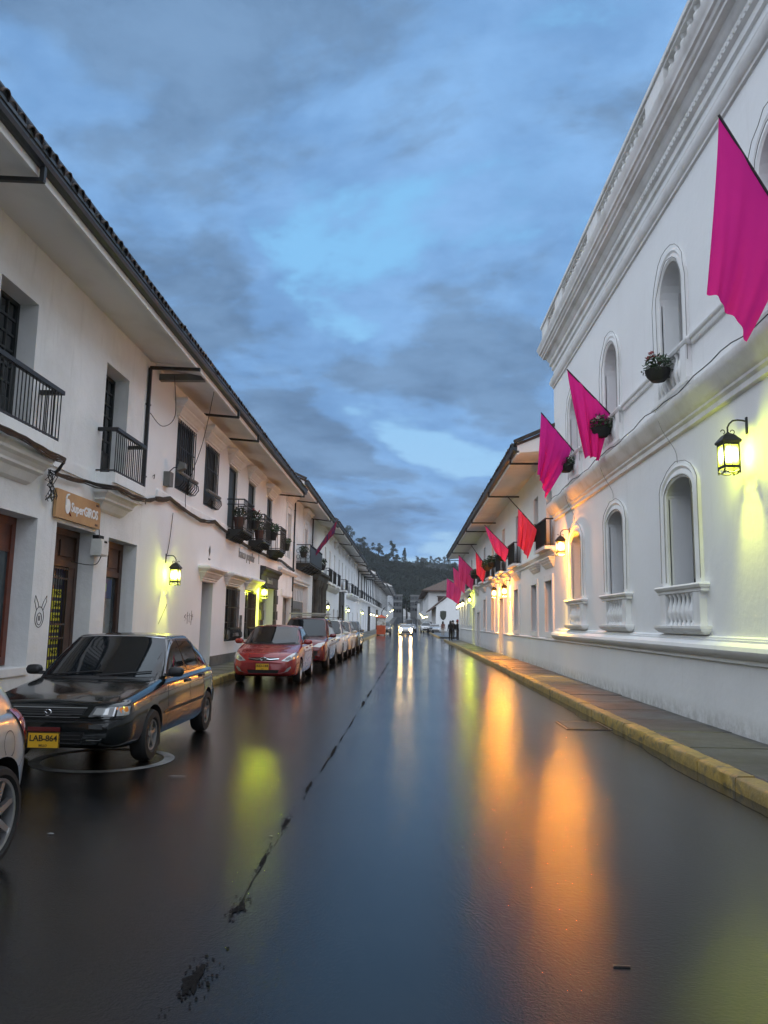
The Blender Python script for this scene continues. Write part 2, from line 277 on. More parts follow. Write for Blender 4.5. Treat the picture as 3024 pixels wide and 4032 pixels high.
# ---------------------------------------------------------------- mesh helpers
class MB:
    def __init__(s): s.v = []; s.f = []; s.m = []
    def add(s, vs, fs, mi=0):
        o = len(s.v); s.v += [tuple(p) for p in vs]; s.f += [tuple(i+o for i in f) for f in fs]; s.m += [mi]*len(fs); return s
    def quad(s, a, b, c, d, mi=0): return s.add([a, b, c, d], [(0, 1, 2, 3)], mi)
    def box(s, x0, x1, y0, y1, z0, z1, mi=0):
        if x0 > x1: x0, x1 = x1, x0
        return s.add([(x0,y0,z0),(x1,y0,z0),(x1,y1,z0),(x0,y1,z0),(x0,y0,z1),(x1,y0,z1),(x1,y1,z1),(x0,y1,z1)],
                     [(0,3,2,1),(4,5,6,7),(0,1,5,4),(1,2,6,5),(2,3,7,6),(3,0,4,7)], mi)
    def bar(s, p, q, w, h=None, mi=0, upv=(0, 0, 1)):
        h = h or w; p = Vector(p); q = Vector(q); d = (q-p).normalized(); u = Vector(upv)
        if abs(d.dot(u)) > 0.98: u = Vector((0, 1, 0))
        a = d.cross(u).normalized()*w/2; b = d.cross(a).normalized()*h/2
        return s.add([p-a-b, p+a-b, p+a+b, p-a+b, q-a-b, q+a-b, q+a+b, q-a+b], [(0,1,2,3),(7,6,5,4),(0,4,5,1),(1,5,6,2),(2,6,7,3),(3,7,4,0)], mi)
    def tube(s, pts, r, n=6, mi=0, closed=False, caps=True):
        P = [Vector(p) for p in pts]; k = len(P); vs = []; prev = None
        for i in range(k):
            a = P[i-1] if (i or closed) else P[0]; c = P[(i+1) % k] if (i < k-1 or closed) else P[-1]
            d = (c-a).normalized() if (c-a).length > 1e-9 else Vector((0, 0, 1))
            u = prev if prev is not None else (Vector((0, 0, 1)) if abs(d.z) < 0.9 else Vector((1, 0, 0)))
            u = (u-d*u.dot(d)).normalized(); w = d.cross(u); prev = u
            rr = r[i] if isinstance(r, (list, tuple)) else r
            vs += [P[i]+(u*cos(2*pi*j/n)+w*sin(2*pi*j/n))*rr for j in range(n)]
        fs = [(i*n+j, i*n+(j+1) % n, ((i+1) % k)*n+(j+1) % n, ((i+1) % k)*n+j) for i in range(k if closed else k-1) for j in range(n)]
        if caps and not closed: fs += [tuple(range(n))[::-1], tuple((k-1)*n+j for j in range(n))]
        return s.add(vs, fs, mi)
    def lathe(s, prof, n=12, c=(0, 0, 0), axis='z', mi=0):
        vs = []
        for r, h in prof:
            for j in range(n):
                a = 2*pi*j/n; x, y = r*cos(a), r*sin(a)
                vs.append({'z': (c[0]+x, c[1]+y, c[2]+h), 'x': (c[0]+h, c[1]+x, c[2]+y), 'y': (c[0]+x, c[1]+h, c[2]+y)}[axis])
        k = len(prof); fs = [(i*n+j, i*n+(j+1) % n, (i+1)*n+(j+1) % n, (i+1)*n+j) for i in range(k-1) for j in range(n)]
        if prof[0][0] > 1e-5 and prof[0] != prof[-1]: fs.append(tuple(range(n))[::-1])
        if prof[-1][0] > 1e-5 and prof[0] != prof[-1]: fs.append(tuple((k-1)*n+j for j in range(n)))
        return s.add(vs, fs, mi)
    def rings(s, rs, closed=True, caps=True, mi=0):
        n = len(rs[0]); vs = [p for r in rs for p in r]
        fs = [(i*n+j, i*n+(j+1) % n, (i+1)*n+(j+1) % n, (i+1)*n+j) for i in range(len(rs)-1) for j in range(n if closed else n-1)]
        if caps: fs += [tuple(range(n))[::-1], tuple((len(rs)-1)*n+j for j in range(n))]
        return s.add(vs, fs, mi)
    def mould(s, X, sg, y0, y1, prof, mi=0, ret=True):
        """moulding on a wall plane x=X facing sg: prof=[(out, z)...], ends return to the wall on the mitre"""
        rs = []
        for d, z in prof:
            e = d if ret else 0
            rs.append([(X-sg*0.02, y0-e, z), (X+sg*d, y0-e, z), (X+sg*d, y1+e, z), (X-sg*0.02, y1+e, z)])
        return s.rings(rs, closed=True, caps=True, mi=mi)
    def mesh(s, name, mats, smooth=False, angle=35):
        me = bpy.data.meshes.new(name); me.from_pydata(s.v, [], s.f)
        for m in (mats if isinstance(mats, (list, tuple)) else [mats]): me.materials.append(MT[m] if isinstance(m, str) else m)
        if any(s.m): me.polygons.foreach_set('material_index', s.m)
        fixn(me)
        if smooth:
            me.polygons.foreach_set('use_smooth', [True]*len(me.polygons)); me.set_sharp_from_angle(angle=radians(angle))
        me.update(); return me
    def build(s, name, mats, parent=None, smooth=False, angle=35, **kw):
        return link(name, s.mesh(name, mats, smooth, angle), parent, **kw)
def fixn(me):
    bm = bmesh.new(); bm.from_mesh(me); bmesh.ops.recalc_face_normals(bm, faces=bm.faces); bm.to_mesh(me); bm.free()
WROOT = {}
def link(name, data, parent=None, loc=None, rot=None, kind=None, label=None, cat=None, group=None):
    o = bpy.data.objects.new(name, data); COL.objects.link(o)
    if parent is not None:
        o.parent = parent
        if parent.name in WROOT: o.matrix_parent_inverse = WROOT[parent.name]
    if loc is not None: o.location = loc
    if rot is not None: o.rotation_euler = rot
    if kind: o['kind'] = kind
    tag(o, label, cat, group); return o
def tag(o, label=None, cat=None, group=None):
    if label: o['label'] = label
    if cat: o['category'] = cat
    if group: o['group'] = group
    return o
def thing(name, label, cat, loc=(0, 0, 0), rz=0.0, group=None, world=False):
    """an Empty at the base of a thing; world=True: its parts are given in street coordinates"""
    o = bpy.data.objects.new(name, None); COL.objects.link(o); o.location = loc; o.rotation_euler = (0, 0, rz); o.empty_display_size = 0.3
    if world: WROOT[o.name] = Matrix.Translation(-Vector(loc))
    return tag(o, label, cat, group)
def copy_tree(o, parent=None):
    c = o.copy(); COL.objects.link(c)
    if parent is not None: c.parent = parent; c.matrix_parent_inverse = o.matrix_parent_inverse.copy()
    for ch in list(o.children):
        if ch.type != 'LIGHT': copy_tree(ch, c)
    return c
TXT = {}
def text_mesh(txt, size, thick=0.004, mat_name='letter_white', bold=0.0, space=1.0):
    key = (txt, size, mat_name, bold)
    if key in TXT: return TXT[key]
    cu = bpy.data.curves.new('lettering', 'FONT'); cu.body = txt; cu.size = size; cu.extrude = thick; cu.align_x = 'CENTER'; cu.align_y = 'CENTER'; cu.offset = bold; cu.space_character = space; cu.resolution_u = 3
    ob = bpy.data.objects.new('lettering', cu); COL.objects.link(ob); bpy.context.view_layer.update()
    me = bpy.data.meshes.new_from_object(ob.evaluated_get(bpy.context.evaluated_depsgraph_get()))
    bpy.data.objects.remove(ob); bpy.data.curves.remove(cu); me.materials.clear(); me.materials.append(MT[mat_name]); TXT[key] = me; return me
ROT_LEFT = (pi/2, 0, pi/2)      # text on a wall facing +x
ROT_FRONT = (pi/2, 0, 0)        # text facing -y
# ---------------------------------------------------------------- ground, road, pavements
XL, XR = -6.15, 4.6          # the two facade planes
KL, KR = -4.70, 3.25         # kerb faces
def road_z(y): return 0.0 if y < 200 else 0.026*(y-200)
def interp(t, pts):
    if t <= pts[0][0]: return pts[0][1]
    for (a, va), (b, vb) in zip(pts, pts[1:]):
        if t <= b: return va+(vb-va)*(t-a)/(b-a)
    return pts[-1][1]
def smooth(a, b, t): t = max(0, min(1, (t-a)/(b-a))); return t*t*(3-2*t)
R1T = [(-.5, 78), (-.3, 74), (-.15, 68), (-.1, 60), (-.08, 54), (-.063, 49), (-.04, 43), (-.02, 39), (0, 36), (.03, 34), (.06, 33), (.12, 36), (.3, 48), (.6, 55)]
R2T = [(-.3, 60), (-.1, 66), (0, 69), (.016, 71), (.046, 69), (.07, 64), (.2, 60), (.5, 70)]
def terrain(x, y):
    z = road_z(min(y, 430))-0.06 if y > 0 else -0.06
    if y > 300:
        z += (interp(x/520, R1T)-6)*smooth(405, 520, y-abs(x)*0.1)
        z += max(0, interp(x/950, R2T)-z)*smooth(640, 950, y)
        z += 1.8*noise.noise(Vector((x*0.03, y*0.03, 0)))*smooth(430, 520, y)
    return z
gb = MB(); xs = [-2500, -1200, -600, -400, -300, -240]+[-200+10*i for i in range(41)]+[240, 300, 400, 600, 1200, 2500]
ysg = [-2500, -800, -200, 0, 100, 200, 300]+[400+10*i for i in range(62)]+[1200, 1800, 2600]
gb.add([(x, y, terrain(x, y)) for y in ysg for x in xs], [(j*len(xs)+i, j*len(xs)+i+1, (j+1)*len(xs)+i+1, (j+1)*len(xs)+i) for j in range(len(ysg)-1) for i in range(len(xs)-1)])
gb.build('terrain', 'hill_ground', kind='structure', smooth=True)
rb = MB(); ry = [-30, 0, 3, 6, 10, 20, 40, 70, 82, 140, 200]+[200+15*i for i in range(1, 17)]
rb.add([(x, y, road_z(y)) for y in ry for x in (-9.0, KL, -0.7, KR, 9.0)], [(j*5+i, j*5+i+1, (j+1)*5+i+1, (j+1)*5+i) for j in range(len(ry)-1) for i in range(4)])
road = rb.build('road', 'asphalt', kind='structure', label='wet dark asphalt road running straight down the middle of the street')
cx = MB(); cx.quad((XR-0.05, 69.9, 0.004), (30, 69.9, 0.004), (30, 82.3, 0.004), (XR-0.05, 82.3, 0.004)); cx.build('road', 'asphalt', kind='structure', label='wet side street opening beyond the flag house')
# broken joint in the asphalt
def blob(cx_, cy_, rx, ry_, z, n, jag, seed):
    rnd = random.Random(seed); ring = []; inner = []
    for j in range(n):
        a = 2*pi*j/n; k = 1+jag*1.1*noise.noise(Vector((1.6*cos(a), 1.6*sin(a), seed*3.7)))+jag*.35*(rnd.random()-.5)
        ring.append((cx_+rx*k*cos(a), cy_+ry_*k*sin(a), z)); inner.append((cx_+rx*k*0.55*cos(a), cy_+ry_*k*0.55*sin(a), z+0.002+0.006*rnd.random()))
    m = MB(); m.add(ring+inner+[(cx_, cy_, z+0.004)], [(j, (j+1) % n, n+(j+1) % n, n+j) for j in range(n)]+[(n+j, n+(j+1) % n, 2*n) for j in range(n)]); return m
rnd = random.Random(3)
def pothole(x, y, rx, ry_, n, seed):
    rnd = random.Random(seed); m = blob(x, y, rx*.75, ry_*.8, .004, 34, .9, seed)
    for k in range(n):
        a = rnd.gauss(0, .8); b = rnd.gauss(0, 1.1); r = rnd.uniform(.002, .008)*(1+rx*4); px_, py_ = x+a*rx, y+b*ry_; q = 7
        o = [(px_+r*rnd.uniform(.5, 1.2)*cos(2*pi*i/q), py_+1.6*r*rnd.uniform(.5, 1.2)*sin(2*pi*i/q), .0045) for i in range(q)]; m.add(o, [tuple(range(q))])
    return m.build('crack_patch', 'broken_asphalt', road)
for i, (x, y, rx, ry_, n) in enumerate([(-.93, 3.66, .05, .13, 90), (-.925, 4.55, .035, .09, 60), (-.95, 5.45, .012, .16, 60), (-.95, 6.4, .022, .17, 70), (-.94, 7.75, .016, .2, 60), (-.90, 9.8, .03, .35, 90), (-.91, 8.9, .01, .3, 40), (-.87, 12.4, .012, .6, 60), (-.85, 15.6, .032, .7, 80), (-.84, 17.2, .03, .4, 40), (-.80, 22.6, .035, .4, 40), (-.78, 24.8, .04, .4, 40), (-.76, 29.5, .04, .4, 30)]): pothole(x, y, rx, ry_, n, i)
def crack(y0, y1, x0, w, seed):
    m = MB(); y = y0; pts = []
    while y < y1:
        k = noise.noise(Vector((y*1.7, seed, 0))); q = noise.noise(Vector((y*9, seed, 5)))
        pts.append((x0+.008*(y-3.6)+.015*noise.noise(Vector((y*2.5, seed, 9))), y, max(0, w*(.15+k+.5*q)), w*.5*q)); y += .035
    m.add([p for x, y, h, d in pts for p in ((x-h+d, y, .004), (x+h+d, y, .004))], [(2*i, 2*i+1, 2*i+3, 2*i+2) for i in range(len(pts)-1)]); return m.build('crack_line', 'broken_asphalt', road)
crack(3.0, 9, -.945, .009, 1.3); crack(9, 17, -.945, .014, 4.1); crack(17, 40, -.95, .022, 7.7)
# worn painted ring under the black car
pr = MB(); n = 64; cxr, cyr = -3.42, 8.92
pr.add([(cxr+r*cos(2*pi*j/n), cyr+r*sin(2*pi*j/n), 0.004) for r in (0.66, 0.78) for j in range(n)], [(j, (j+1) % n, n+(j+1) % n, n+j) for j in range(n)])
pr.build('painted_ring', 'road_paint', road)
for i, (x, y, w, h) in enumerate([(-2.33, 8.1, .10, .012), (-2.62, 5.9, .03, .014), (-1.0, 6.0, .015, .006)]):
    blob(x, y, w, h, 0.004, 10, 0.5, 300+i).build('paint_chip', 'road_paint', road)
mb = MB(); mb.box(0.995, 1.075, 3.94, 3.955, 0.001, 0.007); mb.build('wood_splinter', 'black_plastic', label='small dark stick lying on the wet road near the camera', cat='debris')
# manhole cover plate
mh = thing('manhole_cover', 'dark rectangular utility cover in the road beside the yellow kerb', 'manhole', (2.85, 12.9, 0), world=True)
mb = MB(); mb.box(2.50, 3.16, 12.35, 13.25, 0.001, 0.006); mb.box(2.53, 3.13, 12.38, 13.22, 0.006, 0.010); mb.build('cover', 'asphalt', mh)
mb = MB()
for a in ((2.48, 2.50, 12.33, 13.27), (3.16, 3.18, 12.33, 13.27)): mb.box(*a, 0.001, 0.010)
mb.box(2.50, 3.16, 12.33, 12.35, 0.001, 0.010); mb.box(2.50, 3.16, 13.25, 13.27, 0.001, 0.010); mb.build('frame', 'manhole_iron', mh)
# gutter water along the right kerb
gw = MB(); pts = []
yy = 2.0
while yy < 66: pts.append((yy, KR-0.16-0.12*noise.noise(Vector((yy*0.4, 0, 3)))-0.04*noise.noise(Vector((yy*2, 1, 3))))); yy += 0.3
gw.add([p for y, x in pts for p in ((x, y, 0.003), (KR+0.02, y, 0.003))], [(2*i, 2*i+1, 2*i+3, 2*i+2) for i in range(len(pts)-1)])
gw.build('gutter_water', 'water_film', road)

# kerbs of single stones, painted yellow; pavement of single slabs
def stones(name, label, x0, x1, ya, yb, step, h, seed):
    k = link(name, None, kind='structure', label=label); rnd = random.Random(seed); meshes = []
    for v in range(5):
        m = MB(); L = step-0.012; nseg = 6; rs = []
        for i in range(nseg+1):
            y = L*i/nseg; j = lambda: rnd.uniform(-.008, .008); w = x1-x0; sg = 1 if x0 < x1 else -1; e = 0.02
            rs.append([(j(), y, -0.05), (j(), y, h-0.03+j()), (sg*0.025+j(), y, h+j()), (w-sg*.005, y, h+j()*.6), (w-sg*.005, y, -0.05)])
        m.rings(rs); meshes.append(m.mesh('kerb_stone', 'kerb_paint', True, 50))
    y = ya
    while y < yb-step*0.5:
        link('kerb_stone', rnd.choice(meshes), k, loc=(x0+rnd.uniform(-.004, .004), y, rnd.uniform(-.005, .005)+road_z(y))); y += step
    return k
stones('kerb', 'worn yellow painted kerb below the white church wall', KR, KR+0.2, 0.0, 70, 1.0, 0.15, 1)
stones('kerb', 'yellow painted kerb beyond the side street where people stand', KR, KR+0.2, 82.3, 134, 1.5, 0.15, 2)
stones('kerb', 'yellow painted kerb behind the parked cars', KL, KL-0.2, 0.0, 65, 1.0, 0.15, 3)
stones('kerb', 'far yellow kerb beside the orange kiosk', -3.65, -3.85, 65, 118, 1.5, 0.15, 4)
def slabs(name, label, x0, x1, ya, yb, L, z, seed, cols=1):
    k = link(name, None, kind='structure', label=label); rnd = random.Random(seed); meshes = []; w = (x1-x0)/cols
    for v in range(4):
        m = MB(); e = 0.012; q = lambda: rnd.uniform(-.003, .003)
        a, b, c, d = 0.006, w-0.006, 0.006, L-0.006
        m.add([(a, c, -.1), (b, c, -.1), (b, d, -.1), (a, d, -.1), (a, c, z-e), (b, c, z-e), (b, d, z-e), (a, d, z-e), (a+e, c+e, z+q()), (b-e, c+e, z+q()), (b-e, d-e, z+q()), (a+e, d-e, z+q())],
              [(0, 1, 5, 4), (1, 2, 6, 5), (2, 3, 7, 6), (3, 0, 4, 7), (4, 5, 9, 8), (5, 6, 10, 9), (6, 7, 11, 10), (7, 4, 8, 11), (8, 9, 10, 11)])
        meshes.append(m.mesh('paving_slab', 'sidewalk'))
    y = ya
    while y < yb-L*0.5:
        for c in range(cols): link('paving_slab', rnd.choice(meshes), k, loc=(x0+c*w, y, rnd.uniform(-.004, .004)))
        y += L
    return k
slabs('pavement', 'wet grey pavement slabs under the church wall', KR+0.2, XR+0.02, 0, 70, 1.4, 0.148, 5)
slabs('pavement', 'pavement beyond the side street with standing people', KR+0.2, 9.0, 82.3, 134, 2.6, 0.148, 6, 2)
slabs('pavement', 'wet pavement between parked cars and shop fronts', XL-0.02, KL-0.2, 0, 65, 1.4, 0.148, 7)
slabs('pavement', 'far widened pavement behind the orange kiosk', XL-0.02, -3.85, 65, 118, 2.4, 0.148, 8)
pf = MB()
for a, b in ((XL-.02, -4.4), (3.4, 5.2)):
    for y0, y1 in ((118 if a < 0 else 136, 200), (200, 320), (320, 430)): pf.add([(a, y0, road_z(y0)+.14), (b, y0, road_z(y0)+.14), (b, y1, road_z(y1)+.14), (a, y1, road_z(y1)+.14)], [(0, 1, 2, 3)])
pf.build('pavement', 'sidewalk', kind='structure', label='pavements at the far end of the street')
sb = MB(); sb.box(XL-0.02, KL-0.19, -2, 0, -.1, .146); sb.box(KR+.19, XR+.02, -2, 0, -.1, .146); sb.build('pavement', 'sidewalk', kind='structure', label='pavements beside the camera')

# ---------------------------------------------------------------- house pieces
def wall_mesh(m, X, s, y0, y1, z0, z1, ops, depth=7.0, mi=0, back=True):
    ys = sorted({y0, y1} | {v for o in ops for v in o[:2] if y0 < v < y1}); zs = sorted({z0, z1} | {v for o in ops for v in o[2:4] if z0 < v < z1})
    for a, b in zip(ys, ys[1:]):
        for c, d in zip(zs, zs[1:]):
            ym, zm = (a+b)/2, (c+d)/2
            if any(o[0] < ym < o[1] and o[2] < zm < o[3] for o in ops): continue
            m.quad((X, a, c), (X, b, c), (X, b, d), (X, a, d), mi)
    for o in ops:
        a, b, c, d, dp = o[:5]; rise = o[5] if len(o) > 5 else 0; xb = X-s*dp
        m.quad((X, a, c), (X, b, c), (xb, b, c), (xb, a, c), mi)
        if not rise:
            for y in (a, b): m.quad((X, y, c), (xb, y, c), (xb, y, d), (X, y, d), mi)
            m.quad((X, a, d), (xb, a, d), (xb, b, d), (X, b, d), mi)
        else:
            sp = d-rise
            for y in (a, b): m.quad((X, y, c), (xb, y, c), (xb, y, sp), (X, y, sp), mi)
            n = 14; cv = [((a+b)/2-(b-a)/2*cos(pi*i/n), sp+rise*sin(pi*i/n)) for i in range(n+1)]
            for (p, q), (p2, q2) in zip(cv, cv[1:]):
                m.quad((X, p, q), (X, p2, q2), (X, p2, d), (X, p, d), mi); m.quad((X, p, q), (X, p2, q2), (xb, p2, q2), (xb, p, q), mi)
    if back:
        xb = X-s*depth
        for y in (y0, y1): m.quad((X, y, z0), (xb, y, z0), (xb, y, z1), (X, y, z1), mi)
        m.quad((xb, y0, z0), (xb, y1, z0), (xb, y1, z1), (xb, y0, z1), mi); m.quad((X, y0, z1), (xb, y0, z1), (xb, y1, z1), (X, y1, z1), mi)
def window(parent, X, s, y0, y1, z0, z1, d, fm='wood_dark', cols=2, rows=3, name='window', panel=0.0, glass='glass_dark', fw=0.06, top=0.0):
    xb = X-s*d; m = MB(); A = (xb-s*0.03, xb+s*0.05); B = (xb-s*0.02, xb+s*0.035); g = 0.004
    y0 += g; y1 -= g; z1 -= g; z0 += g
    m.box(*A, y0, y0+fw, z0, z1); m.box(*A, y1-fw, y1, z0, z1); m.box(*A, y0+fw, y1-fw, z1-fw, z1); m.box(*A, y0+fw, y1-fw, z0, z0+fw)
    zb = z0+fw+panel; zt = z1-fw-top
    if top: m.box(B[0], B[1]-s*.01, y0+fw, y1-fw, zt, z1-fw); 
    if panel:
        m.box(B[0], B[1]-s*0.012, y0+fw, y1-fw, z0+fw, zb)
        for i in range(2):
            w = (y1-y0-2*fw)/2; a = y0+fw+w*i; m.box(B[0], B[1], a+.07, a+w-.07, z0+fw+.08, zb-.06)
    cw = (y1-y0-2*fw)/cols; rh = (zt-zb)/rows; t = 0.018
    for i in range(cols+1):
        y = y0+fw+cw*i; k = t*1.7 if i == cols//2 else t
        if 0 < i < cols: m.box(*B, y-k, y+k, zb, zt)
    for j in range(0 if panel else 1, rows+(1 if top else 0)):
        z = zb+rh*j; m.box(B[0]+s*.002, B[1]-s*.002, y0+fw, y1-fw, z-t, z+t)
    o = m.build(name, fm, parent)
    pm = MB(); pm.box(-0.004, 0.004, -cw/2, cw/2, -rh/2, rh/2); me = pm.mesh('pane', glass)
    for i in range(cols):
        for j in range(rows): link('pane', me, o, loc=(xb+s*0.008, y0+fw+cw*(i+.5), zb+rh*(j+.5)))
    return o
def boards(parent, X, s, y0, y1, z0, z1, d, fm, n=4, name='door', fw=0.07, rails=2):
    """closed plank leaf in a frame: each plank its own piece"""
    xb = X-s*d; m = MB(); g = .004; y0 += g; y1 -= g; z1 -= g
    m.box(xb-s*.03, xb+s*.05, y0, y0+fw, z0, z1); m.box(xb-s*.03, xb+s*.05, y1-fw, y1, z0, z1); m.box(xb-s*.03, xb+s*.05, y0+fw, y1-fw, z1-fw, z1)
    for r in range(rails): z = z0+(z1-z0)*(r+.6)/(rails+.2); m.box(xb+s*.02, xb+s*.038, y0+fw, y1-fw, z-.05, z+.05)
    o = m.build(name, fm, parent); w = (y1-y0-2*fw)/n
    pm = MB(); pm.box(-.012, .012, -w/2+.004, w/2-.004, -(z1-z0-fw)/2, (z1-z0-fw)/2); me = pm.mesh('plank', fm)
    for i in range(n): link('plank', me, o, loc=(xb+s*.006, y0+fw+w*(i+.5), (z0+z1-fw)/2))
    return o
HOOD = [(.05, 0), (.05, .10), (.09, .14), (.09, .22), (.13, .30), (.18, .45), (.22, .52), (.22, .60), (.27, .66), (.33, .74), (.36, .80), (.36, .93), (.30, 1.0)]
def hood(parent, X, s, y0, y1, z0, z1, k=1.0, m='trim_white', name='cornice'):
    return MB().mould(X, s, y0, y1, [(d*k, z0+(z1-z0)*t) for d, t in HOOD]).build(name, m, parent)
CORB = [(.50, 0), (.50, -.06), (.44, -.08), (.40, -.14), (.40, -.18), (.33, -.22), (.28, -.28), (.28, -.32), (.20, -.36), (.15, -.42), (.10, -.48), (.02, -.52)]
def corbel(parent, X, s, y0, y1, zt, k=0.7, h=1.0, m='trim_white'):
    return MB().mould(X, s, y0, y1, [(d*k, zt+z*h) for d, z in CORB[::-1]]).build('corbel', m, parent)
def iron_balcony(parent, X, s, y0, y1, out, z0, z1, slab=0.16, sm='trim_white', step=0.105, r=0.011, rail_w=0.07, corb=None, mid=False, base=None, post='iron'):
    xo = X+s*out; m = MB()
    if base == 'scroll':      # black moulded timber floor that tapers towards the wall
        m.mould(X, s, y0+.02, y1-.02, [(.10, z0-.34), (.22, z0-.30), (.30, z0-.22), (out*.8, z0-.14), (out*.85, z0-.08), (out, z0-.06), (out, z0)], ret=False)
        o = m.build('balcony', post, parent); sm2 = MB()
        for i in range(6):
            y = y0+.1+(y1-y0-.2)*i/5; sc = []
            for q in range(15): a = pi*q/14*1.6; sc.append((X+s*(.12+(out-.16)*q/14), y, z0-.34+.20*q/14-.035*sin(a*2.2)))
            MB().tube(sc, .028, 6).build('bracket', post, o, True)
    else:
        m.box(X-s*.02, xo+s*.05, y0-.06, y1+.06, z0-slab, z0); o = m.build('balcony', sm, parent)
    h = MB(); rw = rail_w
    h.bar((xo, y0-rw/2, z1), (xo, y1+rw/2, z1), rw, rw*.8); h.bar((X, y0, z1), (xo-s*rw/2, y0, z1), rw, rw*.8); h.bar((X, y1, z1), (xo-s*rw/2, y1, z1), rw, rw*.8)
    zb = z0+.05
    for zq in ([zb]+([z1-.17] if mid else [])):
        h.bar((xo, y0, zq), (xo, y1, zq), .022, .03); h.bar((X, y0, zq), (xo, y0, zq), .022, .03); h.bar((X, y1, zq), (xo, y1, zq), .022, .03)
    h.build('handrail', post, o)
    b = MB(); b.tube([(0, 0, z0), (0, 0, z1)], r, 6); me = b.mesh('baluster', post, True)
    n = max(2, int((y1-y0)/step)); 
    for i in range(n+1): link('baluster', me, o, loc=(xo, y0+(y1-y0)*i/n, 0))
    k = max(1, int(out/step))
    for i in range(1, k):
        for y in (y0, y1): link('baluster', me, o, loc=(X+s*out*i/k, y, 0))
    if corb: 
        c = MB().mould(X, s, y0+.25, y1-.25, [(d*out/.5, z0-slab-.002+z*corb) for d, z in CORB[::-1]]); c.build('corbel', sm, o)
    return o
TILE = {}
def tile_mesh():
    if 'c' in TILE: return TILE['c']
    m = MB(); n = 6; rs = []
    for yy_, r in ((0, .098), (.42, .075)):
        o_ = [(r*cos(pi*i/n), r*sin(pi*i/n)) for i in range(n+1)]; i_ = [((r-.016)*cos(pi*i/n), (r-.016)*sin(pi*i/n)) for i in range(n, -1, -1)]
        rs.append([(-yy_, p[0], p[1]) for p in o_+i_])
    m.rings(rs); TILE['c'] = m.mesh('tile', 'tile_clay', True, 50)
    p = MB(); rs = []
    for yy_, r in ((0, .085), (.42, .10)):
        o_ = [(r*cos(pi+pi*i/n), r*.75*sin(pi+pi*i/n)) for i in range(n+1)]; i_ = [((r-.014)*cos(pi+pi*i/n), (r-.014)*.75*sin(pi+pi*i/n)) for i in range(n, -1, -1)]
        rs.append([(-yy_, q[0], q[1]) for q in o_+i_])
    p.rings(rs); TILE['p'] = p.mesh('tile', 'tile_clay', True, 50); return TILE['c']
PITCHR = radians(24)
